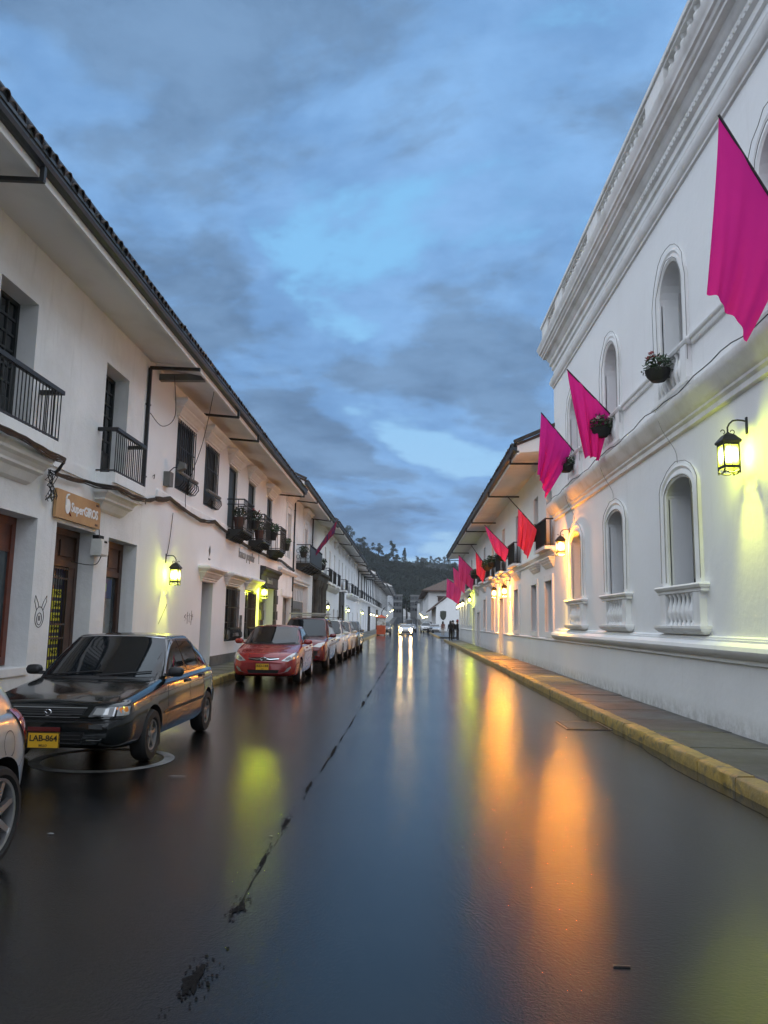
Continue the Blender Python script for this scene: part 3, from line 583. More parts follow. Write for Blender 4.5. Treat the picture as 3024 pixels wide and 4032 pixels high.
def eaves(parent, X, s, Xe, y0, y1, zw, ze, drains=(), downs=(), rows=1, tiles=True, gutter=True, back=5.0, pipe=0.055, tmax=1e9, verge=True, white=0.07):
    """boarded soffit, white lip, box gutter, clay tiles and the drain pipes that run back to the wall"""
    m = MB(); m.add([(X-s*.02, y0, zw), (Xe, y0, ze), (Xe, y1, ze), (X-s*.02, y1, zw)], [(0, 1, 2, 3)]); m.box(Xe-s*.06, Xe, y0, y1, ze-.05, ze+white)
    m.add([(X-s*.3, y0, zw), (Xe, y0, ze), (Xe, y0, ze+.34), (X-s*.3, y0, ze+.34+abs(X-Xe)*.45)], [(0, 1, 2, 3)]); m.add([(X-s*.3, y1, zw), (Xe, y1, ze), (Xe, y1, ze+.34), (X-s*.3, y1, ze+.34+abs(X-Xe)*.45)], [(0, 1, 2, 3)])
    m.build('soffit', 'soffit_white', parent)
    zt = ze+white+.26
    if gutter:
        g = MB(); pr_ = [(.002, 0), (.06, -.015), (.12, .0), (.145, .05), (.145, .09), (.165, .10), (.165, .15), (.15, .16), (.175, .22), (.175, .25), (.155, .25), (.12, .12), (.002, .12)]
        g.rings([[(Xe+s*d, y, ze+white+z) for d, z in pr_] for y in (y0, y1)]); g.build('gutter', 'gutter', parent)
    r = MB(); zr = zt+back*math.tan(PITCHR)
    r.add([(Xe+s*.05, y0-.02, zt-.04), (Xe+s*.05, y1+.02, zt-.04), (Xe-s*back, y1+.02, zr), (Xe-s*back, y0-.02, zr), (Xe+s*.05, y0-.02, zt-.12), (Xe+s*.05, y1+.02, zt-.12), (Xe-s*back, y1+.02, zr-.25), (Xe-s*back, y0-.02, zr-.25), (Xe-s*back*2, y1, zt), (Xe-s*back*2, y0, zt)],
          [(0, 1, 2, 3), (4, 5, 6, 7), (0, 4, 7, 3), (1, 5, 6, 2), (0, 1, 5, 4), (3, 2, 8, 9)])
    ro = r.build('roof', 'roof_clay', parent)
    if tiles:
        tile_mesh(); rnd = random.Random(int(y0*10)); n = int((min(y1, tmax)-y0)/.215); a = -PITCHR if s < 0 else PITCHR; cnt = 0
        for row in range(rows):
            for i in range(n):
                y = y0+.11+i*.215; dx = rnd.uniform(-.02, .02)-row*.33; j = rnd.uniform(-.012, .012)
                xx = Xe+s*(.17+dx); z = zt-.095-(.17+dx)*0.445+j*2.0
                link('tile', TILE['c'], ro, loc=(xx, y, z+.035), rot=(rnd.uniform(-.05, .05), a if s > 0 else -a, (0 if s > 0 else pi)+rnd.uniform(-.06, .06)))
                if row == 0 and rnd.random() < .97: link('tile', TILE['p'], ro, loc=(xx-s*.03, y+.107, z+.01), rot=(0, a if s > 0 else -a, 0 if s > 0 else pi))
    for y in drains:
        d = MB(); d.bar((Xe+s*.08, y, ze+white+.02), (Xe+s*.08, y, ze-.13), pipe*1.15); d.bar((Xe+s*.08+s*pipe*.5, y, ze-.13), (X, y, zw-.24), pipe*1.1); d.build('drain_pipe', 'iron', parent)
    for y, zb in downs:
        d = MB(); d.bar((X+s*.05, y, zw-.22), (X+s*.05, y, zb), pipe*1.25); 
        z = zb+.4
        while z < zw-.4: d.box(X, X+s*.095, y-.06, y+.06, z, z+.03); z += 1.7
        d.build('downpipe', 'iron', parent)
    if verge and tiles:
        v = MB(); v.bar((Xe+s*.1, y0-.03, zt+.02), (Xe-s*back, y0-.03, zr+.05), .16, .1); v.build('verge', 'tile_clay', ro)
    return ro
def sill_frame(parent, X, s, y0, y1, z0, z1, w=.14, d=.05, m='trim_white', bottom=True):
    b = MB(); x = (X-s*.01, X+s*d)
    b.box(*x, y0-w, y0, z0-(w if bottom else 0), z1+w); b.box(*x, y1, y1+w, z0-(w if bottom else 0), z1+w); b.box(*x, y0, y1, z1, z1+w)
    if bottom: b.box(*x, y0, y1, z0-w, z0)
    return b.build('surround', m, parent)
# ---------------------------------------------------------------- left row, nearest house (balconies, shop doors)
H = thing('white_house', 'nearest white house on the parked-car side, with two iron balconies above shops', 'house', (XL, 8, 0), world=True)
ops = [(8.2, 9.4, 4.45, 6.68, .38), (10.75, 11.92, 4.45, 6.68, .38), (14.84, 16.10, 4.40, 6.72, .38), (9.2, 12.47, .78, 3.2, .42), (13.17, 14.86, .16, 3.23, .36), (15.53, 17.20, .5, 3.22, .36)]
m = MB(); wall_mesh(m, XL, 1, -4, 17.35, 0, 7.62, ops); m.build('wall', 'plaster_old', H)
eaves(H, XL, 1, -5.0, -4, 17.35, 7.62, 7.45, drains=(9.35,), rows=2, downs=((17.22, 4.4),))
MB().bar((-4.92, 17.2, 7.36), (XL+.05, 17.2, 7.40), .07).build('drain_pipe', 'iron', H)
MB().box(XL-.01, XL+.035, -4, 17.33, 4.16, 4.36).build('band', 'plaster_old', H)
for a, b in ((8.2, 9.4), (10.75, 11.92), (14.84, 16.10)):
    window(H, XL, 1, a, b, 4.42, 6.7, .36, 'wood_dark', 4, 6, 'balcony_door', panel=.55, fw=.07)
iron_balcony(H, XL, 1, 9.3, 12.2, .36, 4.42, 5.27, slab=.2, corb=1.05, rail_w=.085)
iron_balcony(H, XL, 1, 14.64, 16.27, .37, 4.40, 5.27, slab=.2, corb=1.0, rail_w=.085)
window(H, XL, 1, 9.2, 12.47, .80, 3.2, .40, 'wood_red', 3, 1, 'shop_window', glass='glass_shop', fw=.13, top=.42)
MB().box(XL-.42, XL+.03, 9.2, 12.5, .66, .778).build('sill', 'plaster_old', H)
# grille door: panelled transom, notices behind an iron gate
m = MB(); xb = XL-.36
m.box(xb-.03, xb+.05, 13.174, 13.30, .15, 3.226); m.box(xb-.03, xb+.05, 14.73, 14.856, .15, 3.226); m.box(xb-.03, xb+.05, 13.30, 14.73, 3.10, 3.226); m.box(xb-.03, xb+.05, 13.30, 14.73, 2.52, 2.64)
m.box(xb-.03, xb+.01, 13.30, 14.73, 2.64, 3.10); m.box(xb+.01, xb+.04, 13.42, 13.92, 2.72, 3.02); m.box(xb+.01, xb+.04, 14.08, 14.60, 2.72, 3.02); m.box(xb-.03, xb+.04, 14.48, 14.73, .15, 2.52); m.box(xb-.03, xb+.04, 13.30, 13.44, .15, 2.52)
D = m.build('shop_door', 'wood_brown', H)
MB().box(xb-.06, xb-.03, 13.44, 14.48, .15, 2.52).build('glass_panel', 'poster_navy', D)
MB().box(xb-.03, xb-.02, 14.02, 14.42, 2.18, 2.36).build('notice', 'poster_pale', D)
for i, w in enumerate(['PAGO', 'GIROS', 'LOTERIAS', 'RECARGAS', 'BETPLAY', 'PAGO', 'SEGUROS']):
    z = 2.02-i*.215; nt = MB(); nt.box(xb-.03, xb-.018, 14.03, 14.41, z-.075, z+.075); no = nt.build('notice', 'note_yellow', D)
    link('lettering', text_mesh(w, .105 if len(w) < 6 else .072, .002, 'letter_black', .002), D, loc=(xb-.014, 14.22, z), rot=ROT_LEFT)
b = MB(); b.tube([(0, 0, .2), (0, 0, 2.5)], .009, 5); me = b.mesh('bar', 'iron', True)
for i in range(10): link('bar', me, D, loc=(xb+.07, 13.5+i*.1, 0))
b = MB(); [b.bar((xb+.07, 13.42, z), (xb+.07, 14.44, z), .012, .035) for z in (.3, 1.2, 1.45, 2.3, 2.48)]; b.build('gate_rail', 'iron', D)
MB().box(xb+.06, xb+.1, 13.46, 13.58, 1.22, 1.42).build('lock', 'iron', D)
# poster window
m = MB(); m.box(xb-.03, xb+.05, 15.534, 15.70, .5, 3.216); m.box(xb-.03, xb+.05, 17.03, 17.196, .5, 3.216); m.box(xb-.03, xb+.05, 15.70, 17.03, 3.08, 3.216); m.box(xb-.03, xb+.045, 15.70, 17.03, 2.46, 2.58); m.box(xb-.03, xb+.01, 15.70, 17.03, 2.58, 3.08)
m.box(xb+.01, xb+.035, 15.80, 16.30, 2.66, 3.0); m.box(xb+.01, xb+.035, 16.42, 16.95, 2.66, 3.0); m.box(xb-.03, xb+.045, 15.70, 17.03, .5, .62)
D = m.build('shop_window', 'wood_brown', H)
MB().box(xb-.04, xb-.02, 15.70, 17.03, .62, 2.46).build('pane', 'glass_shop', D)
MB().box(xb-.02, xb-.012, 15.72, 16.8, 2.0, 2.42).build('poster', 'poster_blue', D); MB().box(xb-.02, xb-.012, 15.72, 16.8, 1.15, 1.99).build('poster', 'poster_pale', D); MB().box(xb-.02, xb-.012, 15.72, 16.8, .70, 1.14).build('poster', 'poster_blue', D)
link('lettering', text_mesh('ENTRA', .17, .002, 'letter_white', .004), D, loc=(xb-.008, 15.72, 2.22), rot=ROT_LEFT)
link('lettering', text_mesh('AQUI', .24, .002, 'letter_green', .005), D, loc=(xb-.008, 16.22, 2.22), rot=ROT_LEFT)
# wooden shop sign with routed lettering
SG = thing('shop_sign', 'wooden shop sign board with white SuperGIROS lettering above the grille door', 'sign', (XL, 13.9, 3.3), world=True)
MB().box(XL+.02, XL+.07, 12.94, 14.86, 3.30, 3.80).build('board', 'sign_wood', SG)
link('lettering', text_mesh('Super', .235, .004, 'letter_white', .005), SG, loc=(XL+.072, 13.80, 3.54), rot=ROT_LEFT)
link('lettering', text_mesh('GIROS', .235, .004, 'letter_white', .008, .95), SG, loc=(XL+.072, 14.40, 3.54), rot=ROT_LEFT)
lg = MB(); n = 20
lg.add([(XL+.076, 13.38+.105*cos(2*pi*j/n), 3.54+.135*sin(2*pi*j/n)) for j in range(n)], [tuple(range(n))]); lg.tube([(XL+.076, 13.30, 3.56), (XL+.076, 13.30, 3.68), (XL+.076, 13.33, 3.74), (XL+.076, 13.40, 3.755)], .018, 6); lg.build('emblem', 'letter_white', SG)
MB().bar((XL+.078, 13.45, 3.44), (XL+.078, 13.52, 3.38), .025, .006).build('emblem', 'flower_red', SG)
for z in (3.74, 3.36): MB().box(XL+.07, XL+.074, 14.62, 14.74, z-.02, z+.02).build('small_print', 'wood_brown', SG)

# ---------------------------------------------------------------- left row, second house (barred windows, plant balconies, bank)
H = thing('white_house', 'white bank house with barred windows, moulded hoods and three black balconies with plants', 'house', (XL, 26.5, 0), world=True)
up_w = [(19.68, 21.25, 4.98, 6.82), (22.52, 23.95, 4.98, 6.84), (25.65, 26.97, 4.60, 6.82), (28.85, 30.2, 4.60, 6.86), (32.82, 34.03, 4.60, 6.90)]
gd = [(22.88, 24.18, .15, 2.70, .42), (25.96, 27.68, .84, 2.71, .16), (29.10, 30.75, .84, 2.71, .16), (32.63, 35.2, .15, 3.0, .5)]
m = MB(); wall_mesh(m, XL, 1, 17.352, 36.0, 0, 7.68, [(a, b, c, d, .14) for a, b, c, d in up_w]+gd); m.build('wall', 'plaster', H)
MB().box(XL-.01, XL+.03, 17.36, 22.87, .0, .44).build('plinth', 'plinth_grey', H); MB().box(XL-.01, XL+.03, 24.19, 31.78, .0, .44).build('plinth', 'plinth_grey', H)
eaves(H, XL, 1, -5.0, 17.352, 36.0, 7.66, 7.45, drains=(21.3, 24.25, 35.4))
MB().box(-5.05, XL, 18.0, 18.16, 7.36, 7.52).build('beam_end', 'plinth_grey', H)
MB().mould(XL, 1, 18.3, 26, [(.02, 4.50), (.05, 4.53), (.05, 4.68), (.02, 4.72)]).build('band', 'trim_white', H)
for i, (a, b, c, d) in enumerate(up_w):
    w = boards(H, XL, 1, a, b, c, d, .12, 'wood_green' if i > 1 else 'wood_dark', 4, 'window', rails=1)
    hood(H, XL, 1, a-.05, b+.05, d+.01, d+.52)
    if i < 2:
        bm_ = MB(); bm_.tube([(XL+.07, 0, d-.02), (XL+.07, 0, c+.42), (XL+.20, 0, c+.30), (XL+.22, 0, c+.18), (XL+.12, 0, c+.04), (XL+.02, 0, c+.03)], .016, 6); me = bm_.mesh('bar', 'iron', True)
        n = 9
        for k in range(n): link('bar', me, w, loc=(0, a+.06+(b-a-.12)*k/(n-1), 0))
        MB().tube([(XL+.12, a-.04, c+.42), (XL+.12, b+.10, c+.42)], .05, 10).build('roller', 'plinth_grey', w, True)
        bq = MB(); [bq.bar((XL+.07, a+.02, z), (XL+.07, b-.02, z), .012, .03) for z in (d-.1, (c+d)/2+.2)]; bq.build('cross_bar', 'iron', w)
for y0, y1 in ((25.55, 27.15), (29.2, 30.85), (33.1, 34.6)):
    o = iron_balcony(H, XL, 1, y0, y1, .58, 4.62, 5.62, base='scroll', mid=True, r=.013, step=.16, rail_w=.045)
d3 = boards(H, XL, 1, 22.88, 24.18, .16, 2.70, .40, 'wood_dark', 4, 'door'); hood(H, XL, 1, 22.72, 24.34, 2.72, 3.17, 1.0)
for a, b in ((25.96, 27.68), (29.10, 30.75)):
    w = window(H, XL, 1, a, b, .84, 2.71, .14, 'wood_dark', 2, 3, 'window'); hood(H, XL, 1, a-.08, b+.08, 2.73, 3.17)
    bm_ = MB(); bm_.tube([(XL+.10, 0, 2.66), (XL+.10, 0, 1.30), (XL+.24, 0, 1.14), (XL+.26, 0, 1.02), (XL+.14, 0, .90), (XL+.08, 0, .88)], .016, 6); me = bm_.mesh('bar', 'iron', True)
    for k in range(10): link('bar', me, w, loc=(0, a+.08+(b-a-.16)*k/9, 0))
    bq = MB(); [bq.bar((XL+.10, a-.02, z), (XL+.10, b+.02, z), .014, .035) for z in (1.30, 2.0, 2.62)]; bq.bar((XL+.16, a-.02, 1.28), (XL+.16, b+.02, 1.28), .10, .05); bq.build('cross_bar', 'iron', w)
# dark stone portal of the bank
m = MB(); st = lambda *a: m.box(*a)
m.mould(XL, 1, 31.80, 36.0, [(.06, 3.05), (.06, 3.45), (.10, 3.50), (.14, 3.62), (.24, 3.70), (.24, 3.80), (.05, 3.84)], ret=False)
P = m.build('stone_portal', 'stone_grey', H)
MB().mould(XL, 1, 31.9, 35.9, [(.05, 2.98), (.09, 3.0), (.09, 3.06), (.05, 3.08)], ret=False).build('architrave', 'stone_grey', P)
for ya in (31.85, 35.22):
    z = .15; k = 0
    while z < 2.95:
        h = .32 if k % 2 else .40; e = .10 if k % 2 == 0 else .05
        MB().box(XL-.02, XL+e, ya, ya+.70, z+.006, min(z+h, 2.96)).build('stone_block', 'stone_grey', P); z += h; k += 1
window(H, XL, 1, 32.63, 35.2, .16, 3.0, .48, 'wood_dark', 4, 2, 'door', fw=.1)
link('lettering', text_mesh('Banco de', .34, .006, 'letter_grey', .004), P, loc=(XL+.075, 33.8, 3.27), rot=ROT_LEFT)
LB = thing('wall_lettering', 'thin grey banco popular lettering on the white bank wall', 'lettering', (XL, 29, 3.9), world=True)
link('letters', text_mesh('banco popular', .50, .01, 'letter_grey', -.004), LB, loc=(XL+.015, 29.05, 3.98), rot=ROT_LEFT)
em = MB(); em.add([(XL+.012, 23.55, 3.86), (XL+.012, 23.64, 3.68), (XL+.012, 23.55, 3.50), (XL+.012, 23.46, 3.68), (XL+.012, 23.55, 3.74), (XL+.012, 23.585, 3.68), (XL+.012, 23.55, 3.62), (XL+.012, 23.515, 3.68)], [(0, 1, 5, 4), (1, 2, 6, 5), (2, 3, 7, 6), (3, 0, 4, 7)])
em.box(XL, XL+.012, 23.44, 23.66, 3.40, 3.44); em.build('wall_emblem', 'letter_black', label='small black diamond emblem painted on the white bank wall', cat='emblem')

# ---------------------------------------------------------------- left row, third house (arcaded garage, ornate balcony)
H = thing('white_house', 'white house with ornate iron balcony, red and navy flag and arcaded garage', 'house', (XL, 42.5, 0), world=True)
ug = [(38.2, 39.45, 4.75, 7.02), (44.68, 46.0, 4.75, 7.02)]
m = MB(); wall_mesh(m, XL, 1, 36.002, 49.2, 0, 8.2, [(a, b, c, d, .25) for a, b, c, d in ug]+[(37.95, 40.5, .15, 2.72, .3), (41.3, 47.4, .15, 3.62, .4)]); m.build('wall', 'trim_white', H)
eaves(H, XL, 1, -5.0, 36.002, 53.0, 8.2, 7.95, drains=(40.6, 48.0), downs=((40.7, .2), (48.55, 4.4)))
for a, b, c, d in ug:
    boards(H, XL, 1, a, b, c, d, .22, 'shutter_grey', 3, 'window'); hood(H, XL, 1, a-.25, b+.25, d+.45, d+1.05); sill_frame(H, XL, 1, a, b, c, d+.3, .2, .07, bottom=False)
MB().mould(XL, 1, 36.4, 41.4, [(.04, 3.86), (.12, 3.90), (.20, 4.0), (.20, 4.08), (.03, 4.12)]).build('cornice', 'trim_white', H)
MB().mould(XL, 1, 37.2, 41.0, [(.05, 2.78), (.05, 3.1)], ret=False).build('band', 'trim_white', H)
boards(H, XL, 1, 37.95, 40.5, .16, 2.72, .28, 'door_grey', 4, 'door')
g = MB(); g.box(XL-.38, XL-.30, 41.3, 42.0, .15, 2.68); g.box(XL-.38, XL-.30, 46.5, 47.4, .15, 2.68); g.box(XL-.38, XL-.30, 42.0, 46.5, 2.25, 2.68); G = g.build('garage_frame', 'door_grey', H)
boards(H, XL, 1, 42.0, 46.5, .16, 2.25, .42, 'door_grey', 6, 'garage_door'); MB().box(XL-.40, XL-.31, 41.3, 47.4, 2.70, 3.62).build('arcade_panel', 'trim_white', H)
for i in range(9):
    a = MB(); y = 41.7+i*.66; n = 8; pts = [(XL-.305, y-.16, 2.75), (XL-.305, y+.16, 2.75)]+[(XL-.305, y+.16*cos(pi*k/n), 3.2+.16*sin(pi*k/n)) for k in range(n+1)]
    a.add(pts, [tuple(range(len(pts)))]); a.build('arch_opening', 'shutter_grey', H)
MB().mould(XL, 1, 41.0, 47.8, [(.03, 3.72), (.08, 3.78), (.08, 3.86), (.02, 3.9)]).build('cornice', 'trim_white', H)
o = iron_balcony(H, XL, 1, 41.95, 47.8, .76, 4.72, 5.72, base='scroll', mid=False, r=.014, step=.2, rail_w=.05)
orn = MB()
for i in range(4):
    for zq in (.33, .66): orn.tube([(.09*cos(2*pi*k/10), 0, zq+.11*sin(2*pi*k/10)) for k in range(10)], .011, 5, closed=True)
    break
me = orn.mesh('scroll', 'iron', True)
for i in range(4): link('scroll', me, o, loc=(XL+.1+i*.18, 41.95, 4.72))
pn = MB(); pn.box(XL+.755, XL+.775, 42.0, 47.75, 4.76, 5.62); pn.build('screen_panel', 'iron', o)

# ---------------------------------------------------------------- left row, fourth: long house with stone portal
H = thing('white_house', 'long white house with a dark stone pilaster portal and a row of carved window capitals', 'house', (XL, 70, 0), world=True)
uw = [(56.3, 57.3), (59.6, 60.6), (63.5, 64.5), (67.7, 68.7), (71.4, 72.4), (75.0, 76.1), (79.2, 80.3), (83.6, 84.7), (87.4, 88.5)]
gs = [(59.3, 60.5), (63.7, 64.9), (67.2, 68.2), (75.1, 76.2), (80, 81), (86.3, 87.5)]
m = MB(); wall_mesh(m, XL, 1, 49.202, 91.7, 0, 8.45, [(a, b, 4.45, 7.0, .22) for a, b in uw]+[(a, b, .15, 2.55, .25) for a, b in gs]+[(69.9, 71.9, .15, 3.0, .4)]); m.build('wall', 'plaster', H)
eaves(H, XL, 1, -5.0, 53.0, 91.7, 8.45, 8.22, drains=(57.9, 66, 77.8, 86), tmax=80)
for a, b in uw:
    boards(H, XL, 1, a, b, 4.45, 7.0, .2, 'shutter_grey', 2, 'window', rails=0); hood(H, XL, 1, a-.1, b+.1, 7.55, 8.05, .9, 'cornice_grime', 'capital')
for a, b in gs: boards(H, XL, 1, a, b, .16, 2.55, .22, 'door_grey', 3, 'door', rails=1)
boards(H, XL, 1, 69.9, 71.9, .16, 3.0, .38, 'wood_dark', 4, 'door')
for y0, y1 in ((55.6, 58.0), (58.9, 61.3), (62.8, 65.2), (70.6, 73.2), (78.5, 81.0), (82.9, 85.3), (86.7, 89.2)):
    o = iron_balcony(H, XL, 1, y0, y1, .42, 4.42, 5.38, slab=.16, step=.2, r=.016, rail_w=.06)
    MB().box(XL+.40, XL+.415, y0+.05, y1-.05, 4.46, 5.3).build('screen_panel', 'iron', o)
MB().mould(XL, 1, 55.6, 66, [(.05, 3.85), (.15, 3.95), (.30, 4.1), (.34, 4.24)]).build('cornice', 'cornice_grime', H)
MB().mould(XL, 1, 77.5, 90, [(.05, 3.85), (.15, 3.95), (.30, 4.1), (.34, 4.24)]).build('cornice', 'trim_white', H)
P = MB().mould(XL, 1, 49.5, 55.3, [(.30, 4.2), (.36, 4.3), (.42, 4.5), (.55, 4.62), (.55, 4.75), (.3, 4.8)], ret=False).build('stone_portal', 'stone_dark', H)
for y in (50.0, 51.3, 53.4, 54.7):
    MB().lathe([(.36, .15), (.36, .55), (.30, .6), (.27, .7), (.26, 2.2), (.24, 3.7), (.30, 3.8), (.34, 3.95), (.38, 4.2)], 14, (XL+.12, y, 0)).build('column', 'stone_dark', P, True)
MB().box(XL-.01, XL+.08, 49.5, 55.3, .15, 4.2).build('pier', 'stone_dark', P)
m = MB(); m.box(XL-.01, XL+.16, 68.8, 69.88, .15, 4.2); m.box(XL-.01, XL+.16, 71.92, 73.0, .15, 4.2); m.box(XL-.01, XL+.16, 69.88, 71.92, 3.02, 4.2); m.build('stone_doorway', 'stone_dark', H)

# ---------------------------------------------------------------- far left row
def far_house(label, X, s, y0, y1, zw, overhang, n_up, bal, wallm='plaster', dz=0.0, gdoors=4, drains=4, second=True, tiles=False):
    H = thing('white_house', label, 'house', (X, (y0+y1)/2, dz), world=True); L = y1-y0
    sp = L/n_up; up = [(y0+sp*(i+.5)-.55, y0+sp*(i+.5)+.55) for i in range(n_up)] if second else []; sg = L/gdoors; gd_ = [(y0+sg*(i+.5)-.6, y0+sg*(i+.5)+.6) for i in range(gdoors)]
    m = MB(); wall_mesh(m, X, s, y0+.002, y1, dz-.5, zw, [(a, b, dz+4.4, min(dz+6.7, zw-.5), .22) for a, b in up]+[(a, b, dz+.15, dz+2.6, .25) for a, b in gd_]); m.build('wall', wallm, H)
    eaves(H, X, s, X+s*overhang, y0+.002, y1, zw, zw-.2, drains=[y0+L*(i+.5)/drains for i in range(drains)], downs=[(y0+L*(i+.5)/drains, dz+4.2) for i in range(drains)], tiles=tiles, pipe=.09)
    for a, b in up: boards(H, X, s, a, b, dz+4.4, min(dz+6.7, zw-.5), .2, 'wood_dark' if n_up % 2 else 'shutter_grey', 2, 'window', rails=0)
    for a, b in gd_: boards(H, X, s, a, b, dz+.16, dz+2.6, .22, 'door_grey', 2, 'door', rails=0)
    if bal:
        for a, b in up[::bal]:
            o = iron_balcony(H, X, s, a-.6, b+.6, .6, dz+4.35, dz+5.3, step=.3, r=.02, rail_w=.07)
            MB().box(X+s*.57, X+s*.585, a-.55, b+.55, dz+4.4, dz+5.2).build('screen_panel', 'iron', o)
    return H
far_house('white house with broken tile eaves next to the stone doorway house', XL, 1, 91.7, 117, 8.0, 1.15, 5, 1, 'plaster_old', tiles=True)
H = far_house('far white house with closely spaced dark drain pipes and a dark balcony', XL, 1, 117, 165, 9.0, 1.2, 8, 1, drains=8)
for y in (119, 121.5, 150, 152): MB().box(XL-.01, XL+.25, y, y+1.0, .15, 3.9).build('stone_pier', 'stone_dark', H)
far_house('farther white house with low tiled eaves beyond the dark balcony', XL, 1, 165, 232, 9.6, 1.5, 9, 0, dz=.4, drains=9)
far_house('last white house of the left row where the street climbs', XL, 1, 232, 330, 12.4, 1.3, 10, 2, dz=2.2, drains=6)
# pale upper storey with a small gable seen over the roofs
T = thing('roof_tower', 'small pale gabled tower rising above the left roofs', 'tower', (XL-3.5, 112, 8), world=True)
m = MB(); m.box(XL-5.2, XL-1.8, 122, 125, 8, 12.2); m.add([(XL-5.2, 122, 12.2), (XL-1.8, 122, 12.2), (XL-3.5, 122, 13.4), (XL-5.2, 125, 12.2), (XL-1.8, 125, 12.2), (XL-3.5, 125, 13.4)], [(0, 1, 2), (3, 4, 5), (0, 2, 5, 3), (1, 2, 5, 4)]); m.build('wall', 'plaster', T)
m = MB(); m.bar((XL-1.5, 121.8, 12.0), (XL-3.5, 121.8, 13.5), .25, .14); m.bar((XL-5.5, 121.8, 12.0), (XL-3.5, 121.8, 13.5), .25, .14); m.build('roof_edge', 'roof_clay', T)
# ---------------------------------------------------------------- right: the tall white church-like building
def arch_band(m, X, s, y0, y1, z0, spring, rise, w, d, n=16):
    """raised moulding round an arched opening"""
    c = (y0+y1)/2; hw = (y1-y0)/2
    def path(o): return [(c-hw-o, z0)]+[(c-(hw+o)*cos(pi*i/n), spring+(rise+o)*sin(pi*i/n)) for i in range(n+1)]+[(c+hw+o, z0)]
    prof = [(0, -.02), (0, d*.6), (w*.25, d), (w*.6, d*.75), (w*.8, d*1.1), (w, d*.8), (w, -.02)]
    rows = [[(X+s*dd, y, z) for y, z in path(o)] for o, dd in prof]
    for A, B in zip(rows, rows[1:]):
        for i in range(len(A)-1): m.quad(A[i], A[i+1], B[i+1], B[i])
H = thing('church', 'tall white building with arched balustraded windows, flags and heavy roof cornice', 'building', (XR, 10, 0), world=True)
CU = [0.95, 5.0, 9.05, 13.10, 17.15, 21.10]; CG = [0.95, 5.0, 13.0, 17.05, 21.05]
ops = [(c-.56, c+.56, 5.62, 8.0, .38, .56) for c in CU]+[(c-.64, c+.64, 1.62, 4.10, .46, .26) for c in CG]
m = MB(); wall_mesh(m, XR, -1, -4, 24.08, 0, 10.0, ops, depth=9); m.build('wall', 'plaster', H)
MB().mould(XR, -1, -4, 24.08, [(.05, -.05), (.05, 1.10), (.09, 1.12), (.09, 1.17), (.13, 1.19), (.18, 1.24), (.195, 1.29), (.18, 1.345), (.13, 1.39), (.10, 1.40), (.10, 1.43), (.07, 1.435), (.07, 1.46), (.0, 1.48)], ret=False).build('plinth_moulding', 'plaster', H, True, 30)
MB().mould(XR, -1, -4, 24.08, [(.0, 4.82), (.06, 4.84), (.06, 4.92), (.10, 4.96), (.10, 5.0), (.17, 5.06), (.22, 5.16), (.25, 5.2), (.28, 5.26), (.28, 5.33), (.22, 5.36), (.18, 5.40), (.0, 5.44)]).build('band_cornice', 'cornice_grime', H, True, 30)
MB().mould(XR, -1, -4, 24.08, [(.0, 9.10), (.04, 9.12), (.04, 9.17), (.08, 9.2), (.12, 9.28), (.12, 9.34), (.07, 9.38), (.09, 9.43), (.05, 9.5), (.0, 9.52)]).build('string_course', 'cornice_grime', H, True, 30)
C = MB().mould(XR, -1, -4, 24.08, [(.0, 9.70), (.05, 9.72), (.05, 9.84), (.11, 9.88), (.11, 10.0), (.16, 10.05), (.20, 10.14), (.30, 10.17), (.30, 10.23), (.34, 10.26), (.36, 10.32), (.40, 10.34), (.40, 10.39), (.42, 10.43), (.45, 10.49), (.46, 10.55), (.1, 10.58)]).build('roof_cornice', 'cornice_grime', H, True, 30)
d = MB(); d.lathe([(.0, -.045), (.028, -.035), (.038, 0), (.028, .035), (.0, .045)], 8); dm = d.mesh('dentil', 'cornice_grime', True)
for i in range(150): link('dentil', dm, C, loc=(XR-.10, 4.6+i*.13, 9.93))
PY = (3.3, 7.9, 12.5, 17.1, 21.2, 23.4)
m = MB(); m.box(XR-.36, XR+.2, -4, 24.0, 10.58, 10.70); m.box(XR-.42, XR+.2, -4, 24.03, 11.06, 11.14); m.box(XR-.38, XR+.2, -4, 24.01, 11.0, 11.06); m.box(XR-.12, XR+.2, -4, 24.0, 10.70, 11.0)
for y in PY: m.box(XR-.39, XR-.12, y-.5, y+.5, 10.70, 11.0)
Pp = m.build('parapet', 'cornice_grime', H)
d = MB(); d.lathe([(.075, 0), (.075, .04), (.045, .06), (.08, .13), (.075, .17), (.04, .23), (.06, .26), (.075, .30)], 8); dm = d.mesh('baluster', 'cornice_grime', True)
for i in range(66):
    y = 5+i*.285
    if min(abs(y-q) for q in PY) > .6: link('baluster', dm, Pp, loc=(XR-.28, y, 10.70))
bal = MB(); bal.lathe([(.05, 0), (.05, .05), (.03, .08), (.045, .12), (.078, .2), (.075, .26), (.05, .34), (.03, .42), (.028, .46), (.04, .49), (.05, .51), (.05, .54)], 12); bme = bal.mesh('baluster', 'trim_white', True, 60)
bal = MB(); bal.lathe([(.055, 0), (.055, .06), (.035, .09), (.05, .14), (.085, .24), (.08, .31), (.055, .42), (.033, .5), (.03, .55), (.045, .58), (.055, .6), (.055, .64)], 12); bmu = bal.mesh('baluster', 'trim_white', True, 60)
